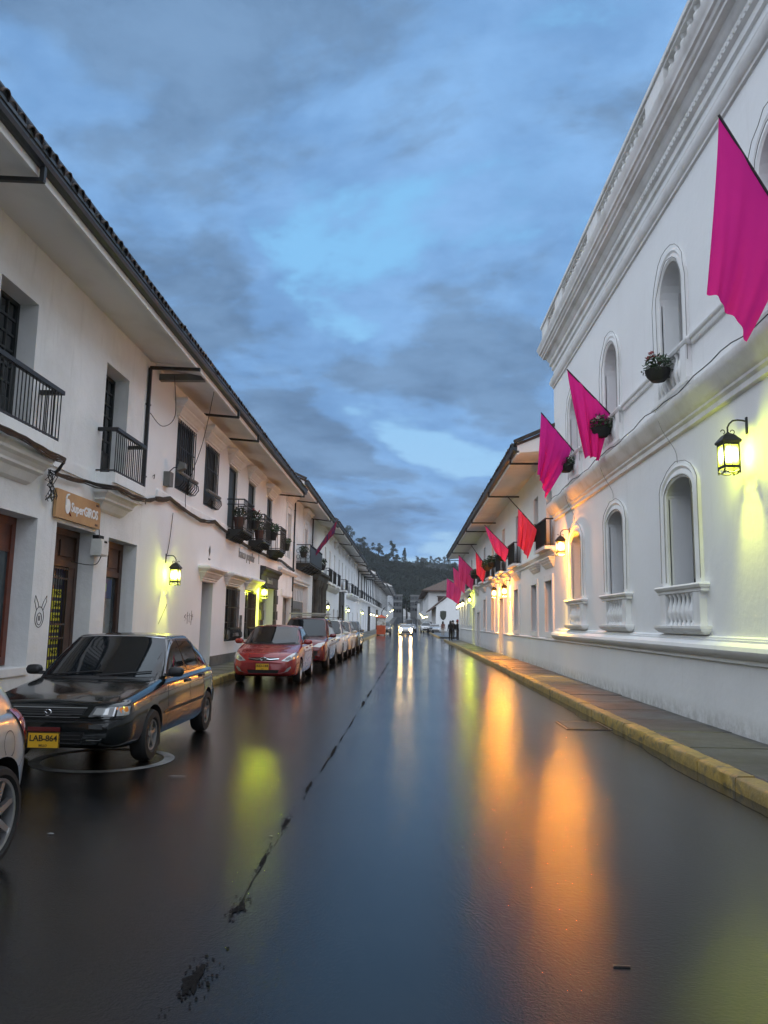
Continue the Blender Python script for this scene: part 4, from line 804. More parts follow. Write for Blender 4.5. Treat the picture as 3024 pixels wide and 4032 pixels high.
for c in CU:
    m = MB(); arch_band(m, XR, -1, c-.56, c+.56, 5.62, 7.44, .56, .22, .055); m.build('surround', 'trim_white', H, True, 40)
    boards(H, XR, -1, c-.56, c+.56, 5.62, 8.02, .36, 'shutter_grey', 2, 'shutter', fw=.05, rails=1)
    MB().box(XR+.30, XR+.33, c-.14, c-.06, 6.72, 6.92).build('vent', 'iron', H)
    b = MB(); b.mould(XR, -1, c-.82, c+.82, [(.0, 5.50), (.10, 5.52), (.13, 5.56), (.13, 5.62), (.0, 5.63)]); b.mould(XR, -1, c-.80, c+.80, [(.08, 6.20), (.11, 6.22), (.13, 6.26), (.13, 6.29), (.10, 6.32), (.0, 6.33)])
    for q in (c-.82, c+.58): b.box(XR-.10, XR+.02, q, q+.24, 5.62, 6.21)
    B = b.build('balustrade', 'trim_white', H)
    for k in range(6): link('baluster', bmu, B, loc=(XR-.04, c-.475+k*.19, 5.60))
for a, b in zip(CU, CU[1:]):
    MB().mould(XR, -1, a+.95, b-.95, [(.0, 6.16), (.04, 6.17), (.05, 6.20), (.05, 6.24), (.08, 6.26), (.09, 6.29), (.06, 6.31), (.0, 6.32)], ret=False).build('rail_moulding', 'trim_white', H)
MB().mould(XR, -1, 22.05, 24.08, [(.0, 6.16), (.04, 6.17), (.05, 6.24), (.09, 6.29), (.0, 6.32)], ret=False).build('rail_moulding', 'trim_white', H)
for c in CG:
    m = MB(); arch_band(m, XR, -1, c-.64, c+.64, 2.25, 3.84, .26, .24, .07); m.build('surround', 'trim_white', H, True, 40)
    window(H, XR, -1, c-.64, c+.64, 1.62, 4.12, .44, 'wood_dark', 2, 4, 'window', panel=.75, fw=.08)
    b = MB(); b.mould(XR, -1, c-.93, c+.93, [(.0, 1.47), (.10, 1.50), (.16, 1.54), (.18, 1.58), (.18, 1.62), (.0, 1.63)]); b.mould(XR, -1, c-.92, c+.92, [(.08, 2.14), (.12, 2.16), (.12, 2.20), (.15, 2.22), (.17, 2.26), (.15, 2.29), (.0, 2.30)])
    for q in (c-.93, c+.65): b.box(XR-.11, XR+.02, q, q+.28, 1.62, 2.15)
    B = b.build('balustrade', 'trim_white', H)
    for k in range(6): link('baluster', bme, B, loc=(XR-.05, c-.5+k*.2, 1.61))
# bare light wire that outlines the windows
def spline(P, k=6):
    P = [Vector(p) for p in P]; out = []
    for i in range(len(P)-1):
        a, b, c, d = P[max(0, i-1)], P[i], P[i+1], P[min(len(P)-1, i+2)]
        for j in range(k): t = j/k; out.append(.5*((2*b)+(c-a)*t+(2*a-5*b+4*c-d)*t*t+(3*b-a-3*c+d)*t**3))
    return out+[P[-1]]
def wire(name, label, pts, r=.007, m='cable_grey', cat='wire', group=None):
    if len(pts) < 9: pts = spline(pts)
    return MB().tube(pts, r, 5).build(name, m, None, True, label=label, cat=cat, group=group)
rnd = random.Random(11)
for lvl, cs in (('upper', CU[2:]), ('lower', CG[2:])):
    for i, c in enumerate(cs):
        for o_ in (.62, .84) if lvl == 'upper' else (.68, .92):
            z0, sp, rise = (5.95, 7.44, 0) if lvl == 'upper' else (2.36, 3.84, 0)
            hwid = .56 if lvl == 'upper' else .64; rr = (.56 if lvl == 'upper' else .26)+(o_-hwid)
            pts = [(XR-.075, c-o_, z0)]+[(XR-.075+rnd.uniform(-.012, .012), c-o_*cos(pi*k/12)+rnd.uniform(-.012, .012), sp+rr*sin(pi*k/12)+rnd.uniform(-.012, .012)) for k in range(13)]+[(XR-.075, c+o_, z0)]
            wire('light_wire', f"bare wire following the {'outer' if o_ > .8 else 'inner'} edge of the {lvl} arched window surround, {['nearest', 'second', 'third', 'last'][i]} along", pts, .006)
pts = []
y = 6.0
while y < 23.8: pts.append((XR-.24, y, 5.42+.03*sin(y*1.9)+.02*sin(y*5))); y += .35
wire('light_wire', 'loose cable lying along the top of the band cornice', pts, .009, 'cable')
for y, z in ((12.9, 4.35), (17.0, 4.38), (21.0, 4.4)): wire('light_wire', f"thin wire hanging from the band down to the {['near', 'middle', 'far'][[12.9, 17.0, 21.0].index(y)]} ground floor window", [(XR-.26, y+.5, 5.38), (XR-.2, y+.35, 5.0), (XR-.06, y+.15, 4.6), (XR-.08, y, z)], .006)

# ---------------------------------------------------------------- right: long two-storey house hung with flags
H = thing('white_house', 'long white two-storey house with deep eaves, pink flags and amber lanterns', 'house', (XR, 46, 0), world=True)
UC = [25.2, 27.8, 32.5, 37.3, 42.0, 46.6, 51.0, 56.0, 61.0]; gwn = [(24.67, 25.92, 1.36, 3.02), (27.6, 28.8, 1.36, 3.02), (32.2, 33.4, 1.36, 3.04), (41.2, 42.5, 1.25, 3.0), (45.6, 46.8, 1.3, 3.0)]; gdr = [(37.3, 38.85, .15, 2.84), (49.4, 51.2, .15, 2.3), (52.9, 54.6, .15, 2.65)]
sl = [(y-.4, y+.4, 1.5, 3.2) for y in (56.9, 59.3, 62.4, 65.2)]
m = MB(); wall_mesh(m, XR, -1, 24.082, 67.0, 0, 7.12, [(c-.5, c+.5, 4.12, 6.15, .28) for c in UC]+[(a, b, c, d, .26) for a, b, c, d in gwn+gdr+sl]); m.build('wall', 'plaster', H)
eaves(H, XR, -1, 3.42, 24.1, 66.0, 7.12, 7.0, drains=(25.2, 32, 40.6, 44.5, 52, 58.5, 65.5), rows=1)
for c in UC:
    window(H, XR, -1, c-.5, c+.5, 4.12, 6.15, .26, 'wood_dark' if c != 27.8 else 'shutter_grey', 2, 3, 'balcony_door', panel=.5)
for c in UC:
    if c == 27.8: continue
    o = iron_balcony(H, XR, -1, c-.95, c+.95, .28, 4.06, 4.92, slab=.10, step=.11, r=.012, rail_w=.05)
    MB().box(XR-.265, XR-.255, c-.9, c+.9, 4.1, 4.85).build('screen_panel', 'wood_dark', o)
MB().mould(XR, -1, 24.09, 67, [(.0, 3.74), (.06, 3.76), (.06, 3.82), (.12, 3.86), (.16, 3.90), (.16, 3.95), (.0, 3.96)]).build('band_cornice', 'trim_white', H, True, 30)
for c in UC: corbel(H, XR, -1, c-.7, c+.7, 3.735, .4, .6)
for a, b, c, d in gwn: boards(H, XR, -1, a, b, c, d, .24, 'wood_brown', 3, 'shutter', rails=2); sill_frame(H, XR, -1, a, b, c, d, .18, .05)
for i, (a, b, c, d) in enumerate(gdr): boards(H, XR, -1, a, b, c+.01, d, .24, 'shutter_grey', 4, 'door'); sill_frame(H, XR, -1, a, b, c, d, .16, .05, bottom=False)
for a, b, c, d in sl: boards(H, XR, -1, a, b, c, d, .24, 'shutter_grey', 2, 'window', rails=0); sill_frame(H, XR, -1, a, b, c, d, .12, .04)
for a, b in ((24.09, 37.1), (39.05, 49.2), (51.4, 52.7), (54.8, 67)): MB().mould(XR, -1, a, b, [(.03, -.05), (.03, 1.09), (.06, 1.11), (.06, 1.15), (.0, 1.17)], ret=False).build('dado', 'plaster', H)
H = thing('white_house', 'low white house without eaves between the flag house and the side street', 'house', (XR, 68.4, 0), world=True)
m = MB(); wall_mesh(m, XR, -1, 67.002, 69.85, 0, 4.6, [(67.6, 68.4, 1.5, 3.2, .2)]); m.build('wall', 'plaster', H); boards(H, XR, -1, 67.6, 68.4, 1.5, 3.2, .18, 'shutter_grey', 2, 'window', rails=0)
MB().mould(XR, -1, 67.01, 69.85, [(.0, 4.3), (.12, 4.4), (.12, 4.6), (.0, 4.62)]).build('cornice', 'trim_white', H)
# ---------------------------------------------------------------- right, beyond the side street
H = thing('white_house', 'white gabled house end with a dark shield on its wall', 'house', (7, 136, 0), world=True)
m = MB(); m.add([(4.9, 135, 0), (14, 135, 0), (14, 135, 8.2), (9.5, 135, 8.2), (4.9, 135, 4.4), (4.9, 160, 0), (4.9, 160, 4.4)], [(0, 1, 2, 3, 4), (0, 5, 6, 4)]); m.build('wall', 'plaster', H)
m = MB(); m.add([(3.8, 134.8, 3.55), (9.8, 134.8, 8.6), (9.8, 160, 8.6), (3.8, 160, 3.55), (3.8, 134.8, 3.80), (9.8, 134.8, 8.85), (9.8, 160, 8.85), (3.8, 160, 3.80)], [(0, 1, 2, 3), (4, 5, 6, 7), (0, 1, 5, 4), (0, 3, 7, 4)]); m.build('roof', 'roof_clay', H)
SH = MB(); pts = [(-.62, 1.0), (0, 1.12), (.62, 1.0), (.62, -.1), (.45, -.7), (0, -1.1), (-.45, -.7), (-.62, -.1)]
SH.add([(6.15+x*.85, 134.93, 2.85+z*.75) for x, z in pts]+[(6.15+x*.62, 134.87, 2.85+z*.55) for x, z in pts], [(i, (i+1) % 8, 8+(i+1) % 8, 8+i) for i in range(8)]+[tuple(range(8, 16))]); SH.build('wall_shield', 'shield_green', label='dark shield plaque on the gable wall beyond the side street', cat='plaque')
H = thing('white_house', 'two-storey white house with tiled hip roof rising behind the gabled wall', 'house', (6, 165, 0), world=True)
m = MB(); wall_mesh(m, 4.3, -1, 161, 215, 0, 8.1, [(a, a+1.4, 4.2, 7.0, .3) for a in (163, 170, 178, 187, 197, 207)]+[(a, a+1.6, .2, 2.8, .3) for a in (164, 173, 184, 198)], depth=9); m.build('wall', 'plaster', H)
for a in (163, 170, 178, 187, 197, 207): boards(H, 4.3, -1, a, a+1.4, 4.2, 7.0, .28, 'wood_dark', 2, 'window', rails=0)
for a in (164, 173, 184, 198): boards(H, 4.3, -1, a, a+1.6, .2, 2.8, .28, 'door_grey', 2, 'door', rails=0)
wo = MB(); wo.box(6.2, 8.2, 160.9, 161.0, 6.0, 6.9); wo.build('window', 'wood_brown', H); MB().box(6.0, 8.4, 160.85, 161.0, 6.95, 7.1).build('lintel', 'wood_brown', H)
m = MB(); m.add([(2.9, 159.8, 8.0), (14.5, 159.8, 8.0), (14.5, 217, 8.0), (2.9, 217, 8.0), (8.6, 165.5, 11.0), (8.6, 211, 11.0), (2.9, 159.8, 8.25), (14.5, 159.8, 8.25), (14.5, 217, 8.25), (2.9, 217, 8.25)], [(0, 1, 2, 3), (0, 1, 7, 6), (0, 3, 9, 6), (6, 7, 4), (7, 8, 5, 4), (8, 9, 5), (9, 6, 4, 5)]); m.build('roof', 'roof_clay', H)
for i in range(6): MB().bar((2.95, 163+i*7.5, 7.95), (4.3, 163+i*7.5, 7.7), .1).build('rafter', 'wood_brown', H)
far_house('far white house on the right where the street starts to climb', 4.6, -1, 215, 300, 9.0, 1.1, 9, 0, dz=1.0, drains=5)
# ---------------------------------------------------------------- the end of the street
def block(label, x0, x1, y0, y1, z0, z1, floors, cols, m_='concrete_far'):
    H = thing('apartment_building', label, 'building', ((x0+x1)/2, y0, z0), world=True)
    MB().box(x0, x1, y0, y1, z0-4, z1).build('wall', m_, H); fh = (z1-z0)/floors; cw = (x1-x0)/cols
    wm = MB(); wm.box(-cw*.38, cw*.38, -.1, .05, -fh*.22, fh*.22); me = wm.mesh('window', 'glass_dark')
    for f in range(floors):
        MB().box(x0-.2, x1+.2, y0-.35, y0, z0+fh*(f+1)-.25, z0+fh*(f+1)-.05).build('slab_edge', 'far_edge', H)
        for c in range(cols): link('window', me, H, loc=(x0+cw*(c+.5), y0, z0+fh*(f+.5)))
    MB().box(x0-.3, x1+.3, y0-.4, y1, z1, z1+.3).build('roof', 'plinth_grey', H)
block('grey flat-roofed block at the end of the street behind the left row', -6.6, -2.6, 340, 352, 5, 13.4, 3, 3)
block('pale stepped block at the end of the street right of centre', 1.2, 6.5, 350, 362, 6, 13.6, 3, 3)
H = thing('white_house', 'low house with broad grey roof closing the street below the forest', 'house', (0, 330, 4), world=True)
MB().box(-2.2, 2.6, 372, 380, 3, 9.2).build('wall', 'plaster_old', H); m = MB(); m.add([(-2.9, 371, 9.1), (3.2, 371, 9.1), (3.2, 381, 9.1), (-2.9, 381, 9.1), (.2, 376, 11.0)], [(0, 1, 4), (1, 2, 4), (2, 3, 4), (3, 0, 4), (0, 1, 2, 3)]); m.build('roof', 'concrete_far', H)
H = thing('white_house', 'small white house with dark roof at the far right end of the street', 'house', (5.5, 305, 3), world=True)
MB().box(4.0, 9.0, 303, 330, 2, 10.2).build('wall', 'plaster', H); m = MB(); m.add([(3.2, 302, 10.0), (9.5, 302, 10.0), (9.5, 331, 10.0), (3.2, 331, 10.0), (6.3, 304, 11.6), (6.3, 329, 11.6)], [(0, 1, 4), (1, 2, 5, 4), (2, 3, 5), (3, 0, 4, 5), (0, 1, 2, 3)]); m.build('roof', 'roof_clay', H)
# ---------------------------------------------------------------- vehicles (front at y=0, looking along -y; local +x is the street side)
def lin(pts, y): return interp(y, pts)
def smoothed(pts, y, w=.05):
    return sum(lin(pts, y+w*k/2) for k in (-2, -1, 0, 1, 2))/5
class Car:
    def __init__(c, name, label, cat, P, loc, rz=0.0, group=None):
        c.P = P; c.root = thing(name, label, cat, loc, rz, group); c.paint = P['paint']; L = P['L']
        m = MB(); rs = []; N = 84; sec = P.get('sec', 1.0)
        for i in range(N+1):
            t = i/N; y = L*(t+.10*sin(2*pi*t)*-.5); y = max(0, min(L, y))
            zb = smoothed(P['bot'], y); zt = smoothed(P['top'], y); w = smoothed(P['wid'], y, .06); h = zt-zb
            hp = [(0, zb), (.55*w, zb), (.84*w, zb+.01), (.94*w, zb+.04), (.975*w, zb+.12*h+.02), (.99*w, zb+.28*h), (w, zb+.46*h), (.998*w, zb+.58*h), (.985*w, zb+.72*h), (.968*w, zt-.14*h), (.945*w, zt-.075*h), (.90*w, zt-.035*h), (.82*w, zt-.012*h), (.62*w, zt+.004), (.3*w, zt+.014), (0, zt+.018)]
            rs.append([(x, y, z) for x, z in hp]+[(-x, y, z) for x, z in hp[-2:0:-1]])
        m.rings(rs)
        # cabin as a stack of rounded slices
        zB, zR, yA, yB, yC, yD, wB, wR = P['cab']; n = P.get('cabn', 9.0); K = 72; bow = P.get('bow', .10); sl = []
        for k in range(13):
            t = k/12; sl.append((zB+(zR-zB)*t, yA+(yB-yA)*t**1.08, yD+(yC-yD)*t**P.get('rearp', 1.25), wB+(wR-wB)*t**1.25))
        for a in (20, 45, 70, 90):
            q = .075; s_, c_ = sin(radians(a)), 1-cos(radians(a)); sl.append((zR+q*.5*s_, yB+q*2.0*c_, yC-q*1.6*c_, wR-q*1.5*c_))
        z_, a_, b_, w_ = sl[-1]
        for f, dz in ((.75, .014), (.45, .024), (.15, .028)): sl.append((z_+dz, (a_+b_)/2+(a_-b_)/2*f, (a_+b_)/2+(b_-a_)/2*f, w_*f))
        rr = []
        for z, a, b, w in sl:
            ring = []
            for j in range(K):
                th = 2*pi*j/K; cx_, sy = cos(th), sin(th); ex = 2/n
                x = w*math.copysign(abs(cx_)**ex, cx_); v = math.copysign(abs(sy)**ex, sy); y = (a+b)/2+(b-a)/2*v
                y += bow*(x/wB)**2*(1 if v < 0 else -.6)*(abs(v)**3)
                ring.append((x, y, z))
            rr.append(ring)
        m2 = MB(); m2.rings(rr)
        me = m.mesh('body', [c.paint, 'well_black'])
        o = bpy.data.objects.new('tmp', me); COL.objects.link(o); cuts = []
        for y in P['axles']:
            cm = MB(); cm.lathe([(P['arch'], -3), (P['arch'], 3)], 40, (0, y, P['r']+P.get('ride', 0.0)), 'x'); cb = cm.mesh('cut', 'well_black'); co = bpy.data.objects.new('cut', cb); COL.objects.link(co); cuts.append(co)
            md = o.modifiers.new('b', 'BOOLEAN'); md.operation = 'DIFFERENCE'; md.object = co; md.solver = 'EXACT'
        bpy.context.view_layer.update()
        me2 = bpy.data.meshes.new_from_object(o.evaluated_get(bpy.context.evaluated_depsgraph_get()))
        for q in cuts+[o]: bpy.data.objects.remove(q)
        b = bmesh.new(); b.from_mesh(me2)
        for f in b.faces:
            cc = f.calc_center_median(); f.material_index = 0
            for y in P['axles']:
                d = Vector((cc.y-y, cc.z-P['r']-P.get('ride', 0)))
                if d.length < P['arch']+.012 and abs(f.normal.x) < .35 and Vector((f.normal.y, f.normal.z)).dot(d) < 0: f.material_index = 1
        # core that fills the inside between the wheels
        vs = [v for v in MB().box(-.52*P['W']/1.7, .52*P['W']/1.7, P['axles'][0]-.5, P['axles'][1]+.5, P['bot'][2][1]+.02, P['cab'][0]-.1).v]
        bv = [b.verts.new(v) for v in vs]
        for f in ((0, 3, 2, 1), (4, 5, 6, 7), (0, 1, 5, 4), (1, 2, 6, 5), (2, 3, 7, 6), (3, 0, 4, 7)): nf = b.faces.new([bv[i] for i in f]); nf.material_index = 1
        base = len(b.verts); cv = [b.verts.new(v) for v in m2.v]
        for f in m2.f: b.faces.new([cv[i] for i in f])
        bmesh.ops.recalc_face_normals(b, faces=b.faces)
        me3 = bpy.data.meshes.new('body'); b.to_mesh(me3); 
        c.bvh = BVHTree.FromBMesh(b); b.free()
        me3.materials.append(MT[c.paint]); me3.materials.append(MT['well_black'])
        me3.polygons.foreach_set('use_smooth', [True]*len(me3.polygons)); me3.set_sharp_from_angle(angle=radians(38))
        c.body = link('body', me3, c.root); bpy.data.meshes.remove(me2)
    def cast(c, a, b, d):
        O, D = {'front': (Vector((a, -4, b)), Vector((0, 1, 0))), 'rear': (Vector((a, 12, b)), Vector((0, -1, 0))), 'left': (Vector((5, a, b)), Vector((-1, 0, 0))), 'right': (Vector((-5, a, b)), Vector((1, 0, 0))), 'top': (Vector((a, b, 6)), Vector((0, 0, -1)))}[d]
        h = c.bvh.ray_cast(O, D)
        k = 0
        while h[0] is None and k < 30:
            k += 1
            if d in ('front', 'rear'): O.x *= .985
            else: O.y += (c.P['L']/2-O.y)*.02; O.z += (.7-O.z)*.02
            h = c.bvh.ray_cast(O, D)
        if h[0] is None: h = c.bvh.find_nearest(O+D*4.3)
        nrm = h[1] if h[1].dot(D) < 0 else -h[1]
        return h[0], nrm
    def decal(c, name, poly, d, m, off=.004, grid=.07, parent=None, thick=0.0):
        P2 = [Vector(p) for p in poly]; n = len(P2); dense = []
        for i in range(n):
            a, b = P2[i], P2[(i+1) % n]; k = max(1, int((b-a).length/grid))
            dense += [a+(b-a)*j/k for j in range(k)]
        xs_ = [p.x for p in P2]; ys_ = [p.y for p in P2]; inner = []
        x = min(xs_)+grid*.6
        while x < max(xs_):
            y = min(ys_)+grid*.6
            while y < max(ys_):
                q = Vector((x, y)); inside = False
                for i in range(n):
                    a, b = P2[i], P2[(i+1) % n]
                    if (a.y > q.y) != (b.y > q.y) and q.x < (b.x-a.x)*(q.y-a.y)/(b.y-a.y)+a.x: inside = not inside
                if inside and min((q-p).length for p in dense) > grid*.45: inner.append(q)
                y += grid
            x += grid
        k = len(dense)
        res = geometry.delaunay_2d_cdt(dense+inner, [(i, (i+1) % k) for i in range(k)], [], 1, 1e-5)
        vs = []
        for p in res[0]:
            h, nr = c.cast(p.x, p.y, d); vs.append(h+nr*off)
        mb = MB(); mb.add(vs, [tuple(f) for f in res[2]]); return mb.build(name, m, parent or c.root, True, 60)
    def ribbon(c, name, line, d, m, w=.008, off=.003, parent=None):
        pts = []
        for a, b in zip(line, line[1:]):
            a = Vector(a); b = Vector(b); k = max(1, int((b-a).length/.05)); pts += [(a+(b-a)*j/k, (b-a).normalized()) for j in range(k)]
        pts.append((Vector(line[-1]), pts[-1][1])); vs = []
        for p, t in pts:
            q = Vector((-t.y, t.x))*w/2
            for e in (p+q, p-q): h, nr = c.cast(e.x, e.y, d); vs.append(h+nr*off)
        mb = MB(); mb.add(vs, [(2*i, 2*i+1, 2*i+3, 2*i+2) for i in range(len(pts)-1)]); return mb.build(name, m, parent or c.root, True)
    def both(c, fn, name, poly, d, *a, **k):
        """front/rear feature on both sides, or a side feature on both flanks"""
        if d in ('front', 'rear', 'top'): return [fn(name, poly, d, *a, **k), fn(name, [(-x, y) for x, y in poly], d, *a, **k)]
        return [fn(name, poly, 'left', *a, **k), fn(name, poly, 'right', *a, **k)]
    def wheels(c, rim='rim_grey', spokes=5, width=.19, inset=.02, rimr=.64, sw=.05):
        P = c.P; r = P['r']; w = width
        tm = MB(); ri = r*rimr; tm.lathe([(ri, -w/2+.02), (ri+.02, -w/2), (r*.93, -w/2+.004), (r*.985, -w/2+.03), (r, -w*.22), (r, w*.22), (r*.985, w/2-.03), (r*.93, w/2-.004), (ri+.02, w/2), (ri, w/2-.02), (ri-.005, 0), (ri, -w/2+.02)], 36, axis='x')
        tme = tm.mesh('tyre', 'rubber', True, 40)
        rm = MB(); ro = w/2-.025
        rm.lathe([(ri-.003, ro+.012), (ri-.022, ro+.008), (ri-.03, ro-.06), (ri-.03, -.05), (ri-.004, -.05), (ri-.003, ro+.012)], 36, axis='x')
        rm.lathe([(.0, ro+.006), (.035, ro+.004), (.05, ro-.006), (.052, ro-.05)], 14, axis='x')
        for k in range(spokes):
            a = 2*pi*k/spokes+.3; u = Vector((0, cos(a), sin(a))); v = Vector((0, -sin(a), cos(a)))
            for p0, p1, w0, w1 in ((.03, ri-.015, sw*.9, sw*.6),):
                A = [u*p0+v*w0/2, u*p0-v*w0/2, u*p1-v*w1/2, u*p1+v*w1/2]; xo = [ro-.004, ro-.004, ro+.004, ro+.004]; xi = [ro-.035]*4
                rm.add([(x, q.y, q.z) for x, q in zip(xo, A)]+[(x, q.y, q.z) for x, q in zip(xi, A)], [(0, 1, 2, 3), (4, 7, 6, 5), (0, 4, 5, 1), (1, 5, 6, 2), (2, 6, 7, 3), (3, 7, 4, 0)])
        rme = rm.mesh('rim', rim, True, 35)
        dm = MB(); dm.lathe([(0, .02), (ri*.8, .02), (ri*.8, -.02), (0, -.02)], 24, axis='x'); dme = dm.mesh('wheel', 'well_black')
        for y in P['axles']:
            hw = smoothed(P['wid'], y, .06)
            for sd_ in (1, -1):
                o = link('wheel', dme, c.root, loc=(sd_*(hw-w/2-inset), y, r), rot=(0, 0, 0 if sd_ > 0 else pi)); link('tyre', tme, o); link('rim', rme, o)
    def plate(c, txt, x, z, y=None, w=.33, h=.16, small=None, d='front'):
        hit, _ = c.cast(x, z, d); y = hit.y-.012 if d == 'front' else hit.y+.012
        o = MB().box(x-w/2, x+w/2, y-.004, y+.006, z-h/2, z+h/2).build('license_plate', 'plate_yellow', c.root)
        b_ = MB(); e = .006; yy_ = y-.0055
        for q in ((x-w/2, x+w/2, z+h/2-e, z+h/2), (x-w/2, x+w/2, z-h/2, z-h/2+e), (x-w/2, x-w/2+e, z-h/2+e, z+h/2-e), (x+w/2-e, x+w/2, z-h/2+e, z+h/2-e)): b_.box(q[0], q[1], yy_-.001, yy_+.001, q[2], q[3])
        b_.build('border', 'letter_black', o)
        link('lettering', text_mesh(txt, .084, .0012, 'letter_black', .0015, .98), o, loc=(x, y-.0062, z+.018), rot=ROT_FRONT)
        if small: link('lettering', text_mesh(small, .03, .0012, 'letter_black', .0005), o, loc=(x, y-.0062, z-.053), rot=ROT_FRONT)
    def mirror(c, y, z, x, m=None, big=1.0):
        for sd_ in (1, -1):
            mb = MB(); rs = []
            for i in range(9):
                t = i/8; k = (1-(2*t-1)**4)**.5 if 0 < t < 1 else .25; rs.append([(sd_*(x+.02+.20*big*t), y+.055*k*cos(2*pi*j/14)*big*(1.1-.2*t), z+.06*k*big*math.copysign(abs(sin(2*pi*j/14))**.7, sin(2*pi*j/14))) for j in range(14)])
            mb.rings(rs); mb.bar((sd_*(x-.06), y+.03, z-.045), (sd_*(x+.06), y, z-.035), .07, .04); mb.build('mirror', m or c.paint, c.root, True, 60)
    def handle(c, y, z, m='black_plastic'):
        for d, sg in (('left', 1), ('right', -1)):
            h, n = c.cast(y, z, d); MB().box(h.x-sg*.01, h.x+sg*.028, y-.08, y+.08, z-.016, z+.016).build('door_handle', m, c.root)
    def wipers(c, y, pts=((-.55, .05), (.05, .62))):
        for a, b in pts:
            vs = []
            for k in range(9):
                t = k/8; x = a+(b-a)*t; h, n = c.cast(x, c.P['cab'][0]+.035+.05*t, 'front'); vs.append(h+n*.02)
            MB().tube(vs, .009, 5).build('wiper', 'black_plastic', c.root)
    def glass(c, front, side, rear, m='car_glass', trim='black_plastic'):
        if trim: c.decal('window_seal', grow(front, .025), 'front', trim, .003)
        c.decal('windshield', front, 'front', m, .006)
        for s in side:
            if trim: c.both(c.decal, 'window_seal', grow(s, .018), 'left', trim, .003)
            c.both(c.decal, 'side_window', s, 'left', m, .006)
        if rear: c.decal('rear_window', rear, 'rear', m, .005)
def grow(poly, e):
    n = len(poly); P2 = [Vector(p) for p in poly]; area = sum(P2[i].x*P2[(i+1) % n].y-P2[(i+1) % n].x*P2[i].y for i in range(n)); sg = 1 if area > 0 else -1; out = []
    for i in range(n):
        a, b, d = P2[i-1], P2[i], P2[(i+1) % n]; u = (b-a).normalized(); v = (d-b).normalized(); n1 = Vector((u.y, -u.x))*sg; n2 = Vector((v.y, -v.x))*sg; k = n1+n2; k = k/max(.35, k.dot(n1)); out.append(tuple(b+k*e))
    return out
def sym(half): return half+[(-x, z) for x, z in half[::-1]]

# --- black hatchback
P = dict(paint='paint_black', L=4.0, W=1.68, r=.285, arch=.335, axles=(.88, 3.28), ride=.0,
         bot=[(0, .30), (.12, .24), (.4, .21), (3.5, .21), (3.85, .26), (4.0, .34)], top=[(0, .545), (.03, .60), (.05, .66), (.09, .70), (.35, .755), (1.20, .865), (1.35, .89), (3.3, .93), (3.75, .93), (3.92, .88), (4.0, .74)],
         wid=[(0, .58), (.03, .70), (.10, .765), (.25, .805), (.8, .83), (1.6, .84), (3.0, .84), (3.6, .81), (3.88, .74), (4.0, .62)], cab=(.86, 1.335, 1.12, 1.92, 2.95, 3.72, .77, .60), rearp=1.4)
c = Car('parked_car', 'black five-door hatchback with yellow LAB-864 plate parked under the balcony', 'car', P, (-3.705, 8.06, 0), radians(0.0), 'cars parked in the left row')
c.glass(sym([(.725, .895), (.585, 1.325), (.3, 1.347)]), [[(1.52, .915), (2.26, .925), (2.22, 1.30), (2.02, 1.295)], [(2.33, .925), (2.94, .935), (2.84, 1.29), (2.29, 1.30)], [(3.00, .94), (3.42, .95), (3.06, 1.25), (2.91, 1.285)]], sym([(.60, .96), (.48, 1.28)]))
c.both(c.ribbon, 'window_trim', [(1.40, .90), (1.98, 1.318), (2.3, 1.332), (2.9, 1.318), (3.46, .97)], 'left', 'rim_grey', .012, .008)
c.ribbon('windshield_trim', [(.742, .90), (.60, 1.333), (.3, 1.356), (-.3, 1.356), (-.60, 1.333), (-.742, .90)], 'front', 'rim_silver', .010, .008)
c.decal('grille', [(-.36, .575), (.36, .575), (.39, .65), (-.39, .65)], 'front', 'well_black', .004, .04)
for z in (.593, .613, .632): c.ribbon('grille_slat', [(-.36, z), (.36, z)], 'front', 'black_plastic', .008, .014)
c.ribbon('grille_trim', [(-.39, .655), (.39, .655)], 'front', 'rim_grey', .008, .010); c.ribbon('grille_trim', [(-.34, .570), (.34, .570)], 'front', 'rim_grey', .006, .010)
h, nn = c.cast(0, .612, 'front'); e_ = MB(); e_.tube([(.036*cos(2*pi*j/18), h.y-.016, .612+.029*sin(2*pi*j/18)) for j in range(18)], .007, 5, closed=True); e_.tube([(-.03, h.y-.018, .62), (0, h.y-.018, .602), (.03, h.y-.018, .62)], .006, 5); e_.build('emblem', 'chrome', c.root, True)
for sd_ in (1, -1):
    q = [(sd_*x, z) for x, z in ((.43, .575), (.67, .578), (.68, .665), (.47, .668))]; o = c.decal('headlight', q, 'front', 'lens_dark', .012, .04)
    c.decal('reflector', [(sd_*x, z) for x, z in ((.47, .588), (.62, .59), (.62, .65), (.49, .652))], 'front', 'lens', .016, .04, parent=o); c.ribbon('lamp_rim', [(sd_*.665, .580), (sd_*.675, .662)], 'front', 'chrome', .012, .018, parent=o)
    c.decal('indicator', [(sd_*x, z) for x, z in ((.69, .58), (.775, .585), (.772, .668), (.70, .668))], 'front', 'lens', .010, .03)
    c.decal('indicator', [(.10, .60), (.19, .605), (.19, .665), (.08, .662)], 'left' if sd_ > 0 else 'right', 'lens_amber', .008, .03)
    c.decal('fog_light', [(sd_*x, z) for x, z in ((.44, .455), (.58, .455), (.58, .498), (.44, .498))], 'front', 'lens_dark', .008, .04)
    MB().box(sd_*.74, sd_*.80, 3.60, 3.62, .10, .42).build('mud_flap', 'rubber', c.root); MB().box(sd_*.745, sd_*.80, 1.22, 1.235, .12, .33).build('mud_flap', 'rubber', c.root)
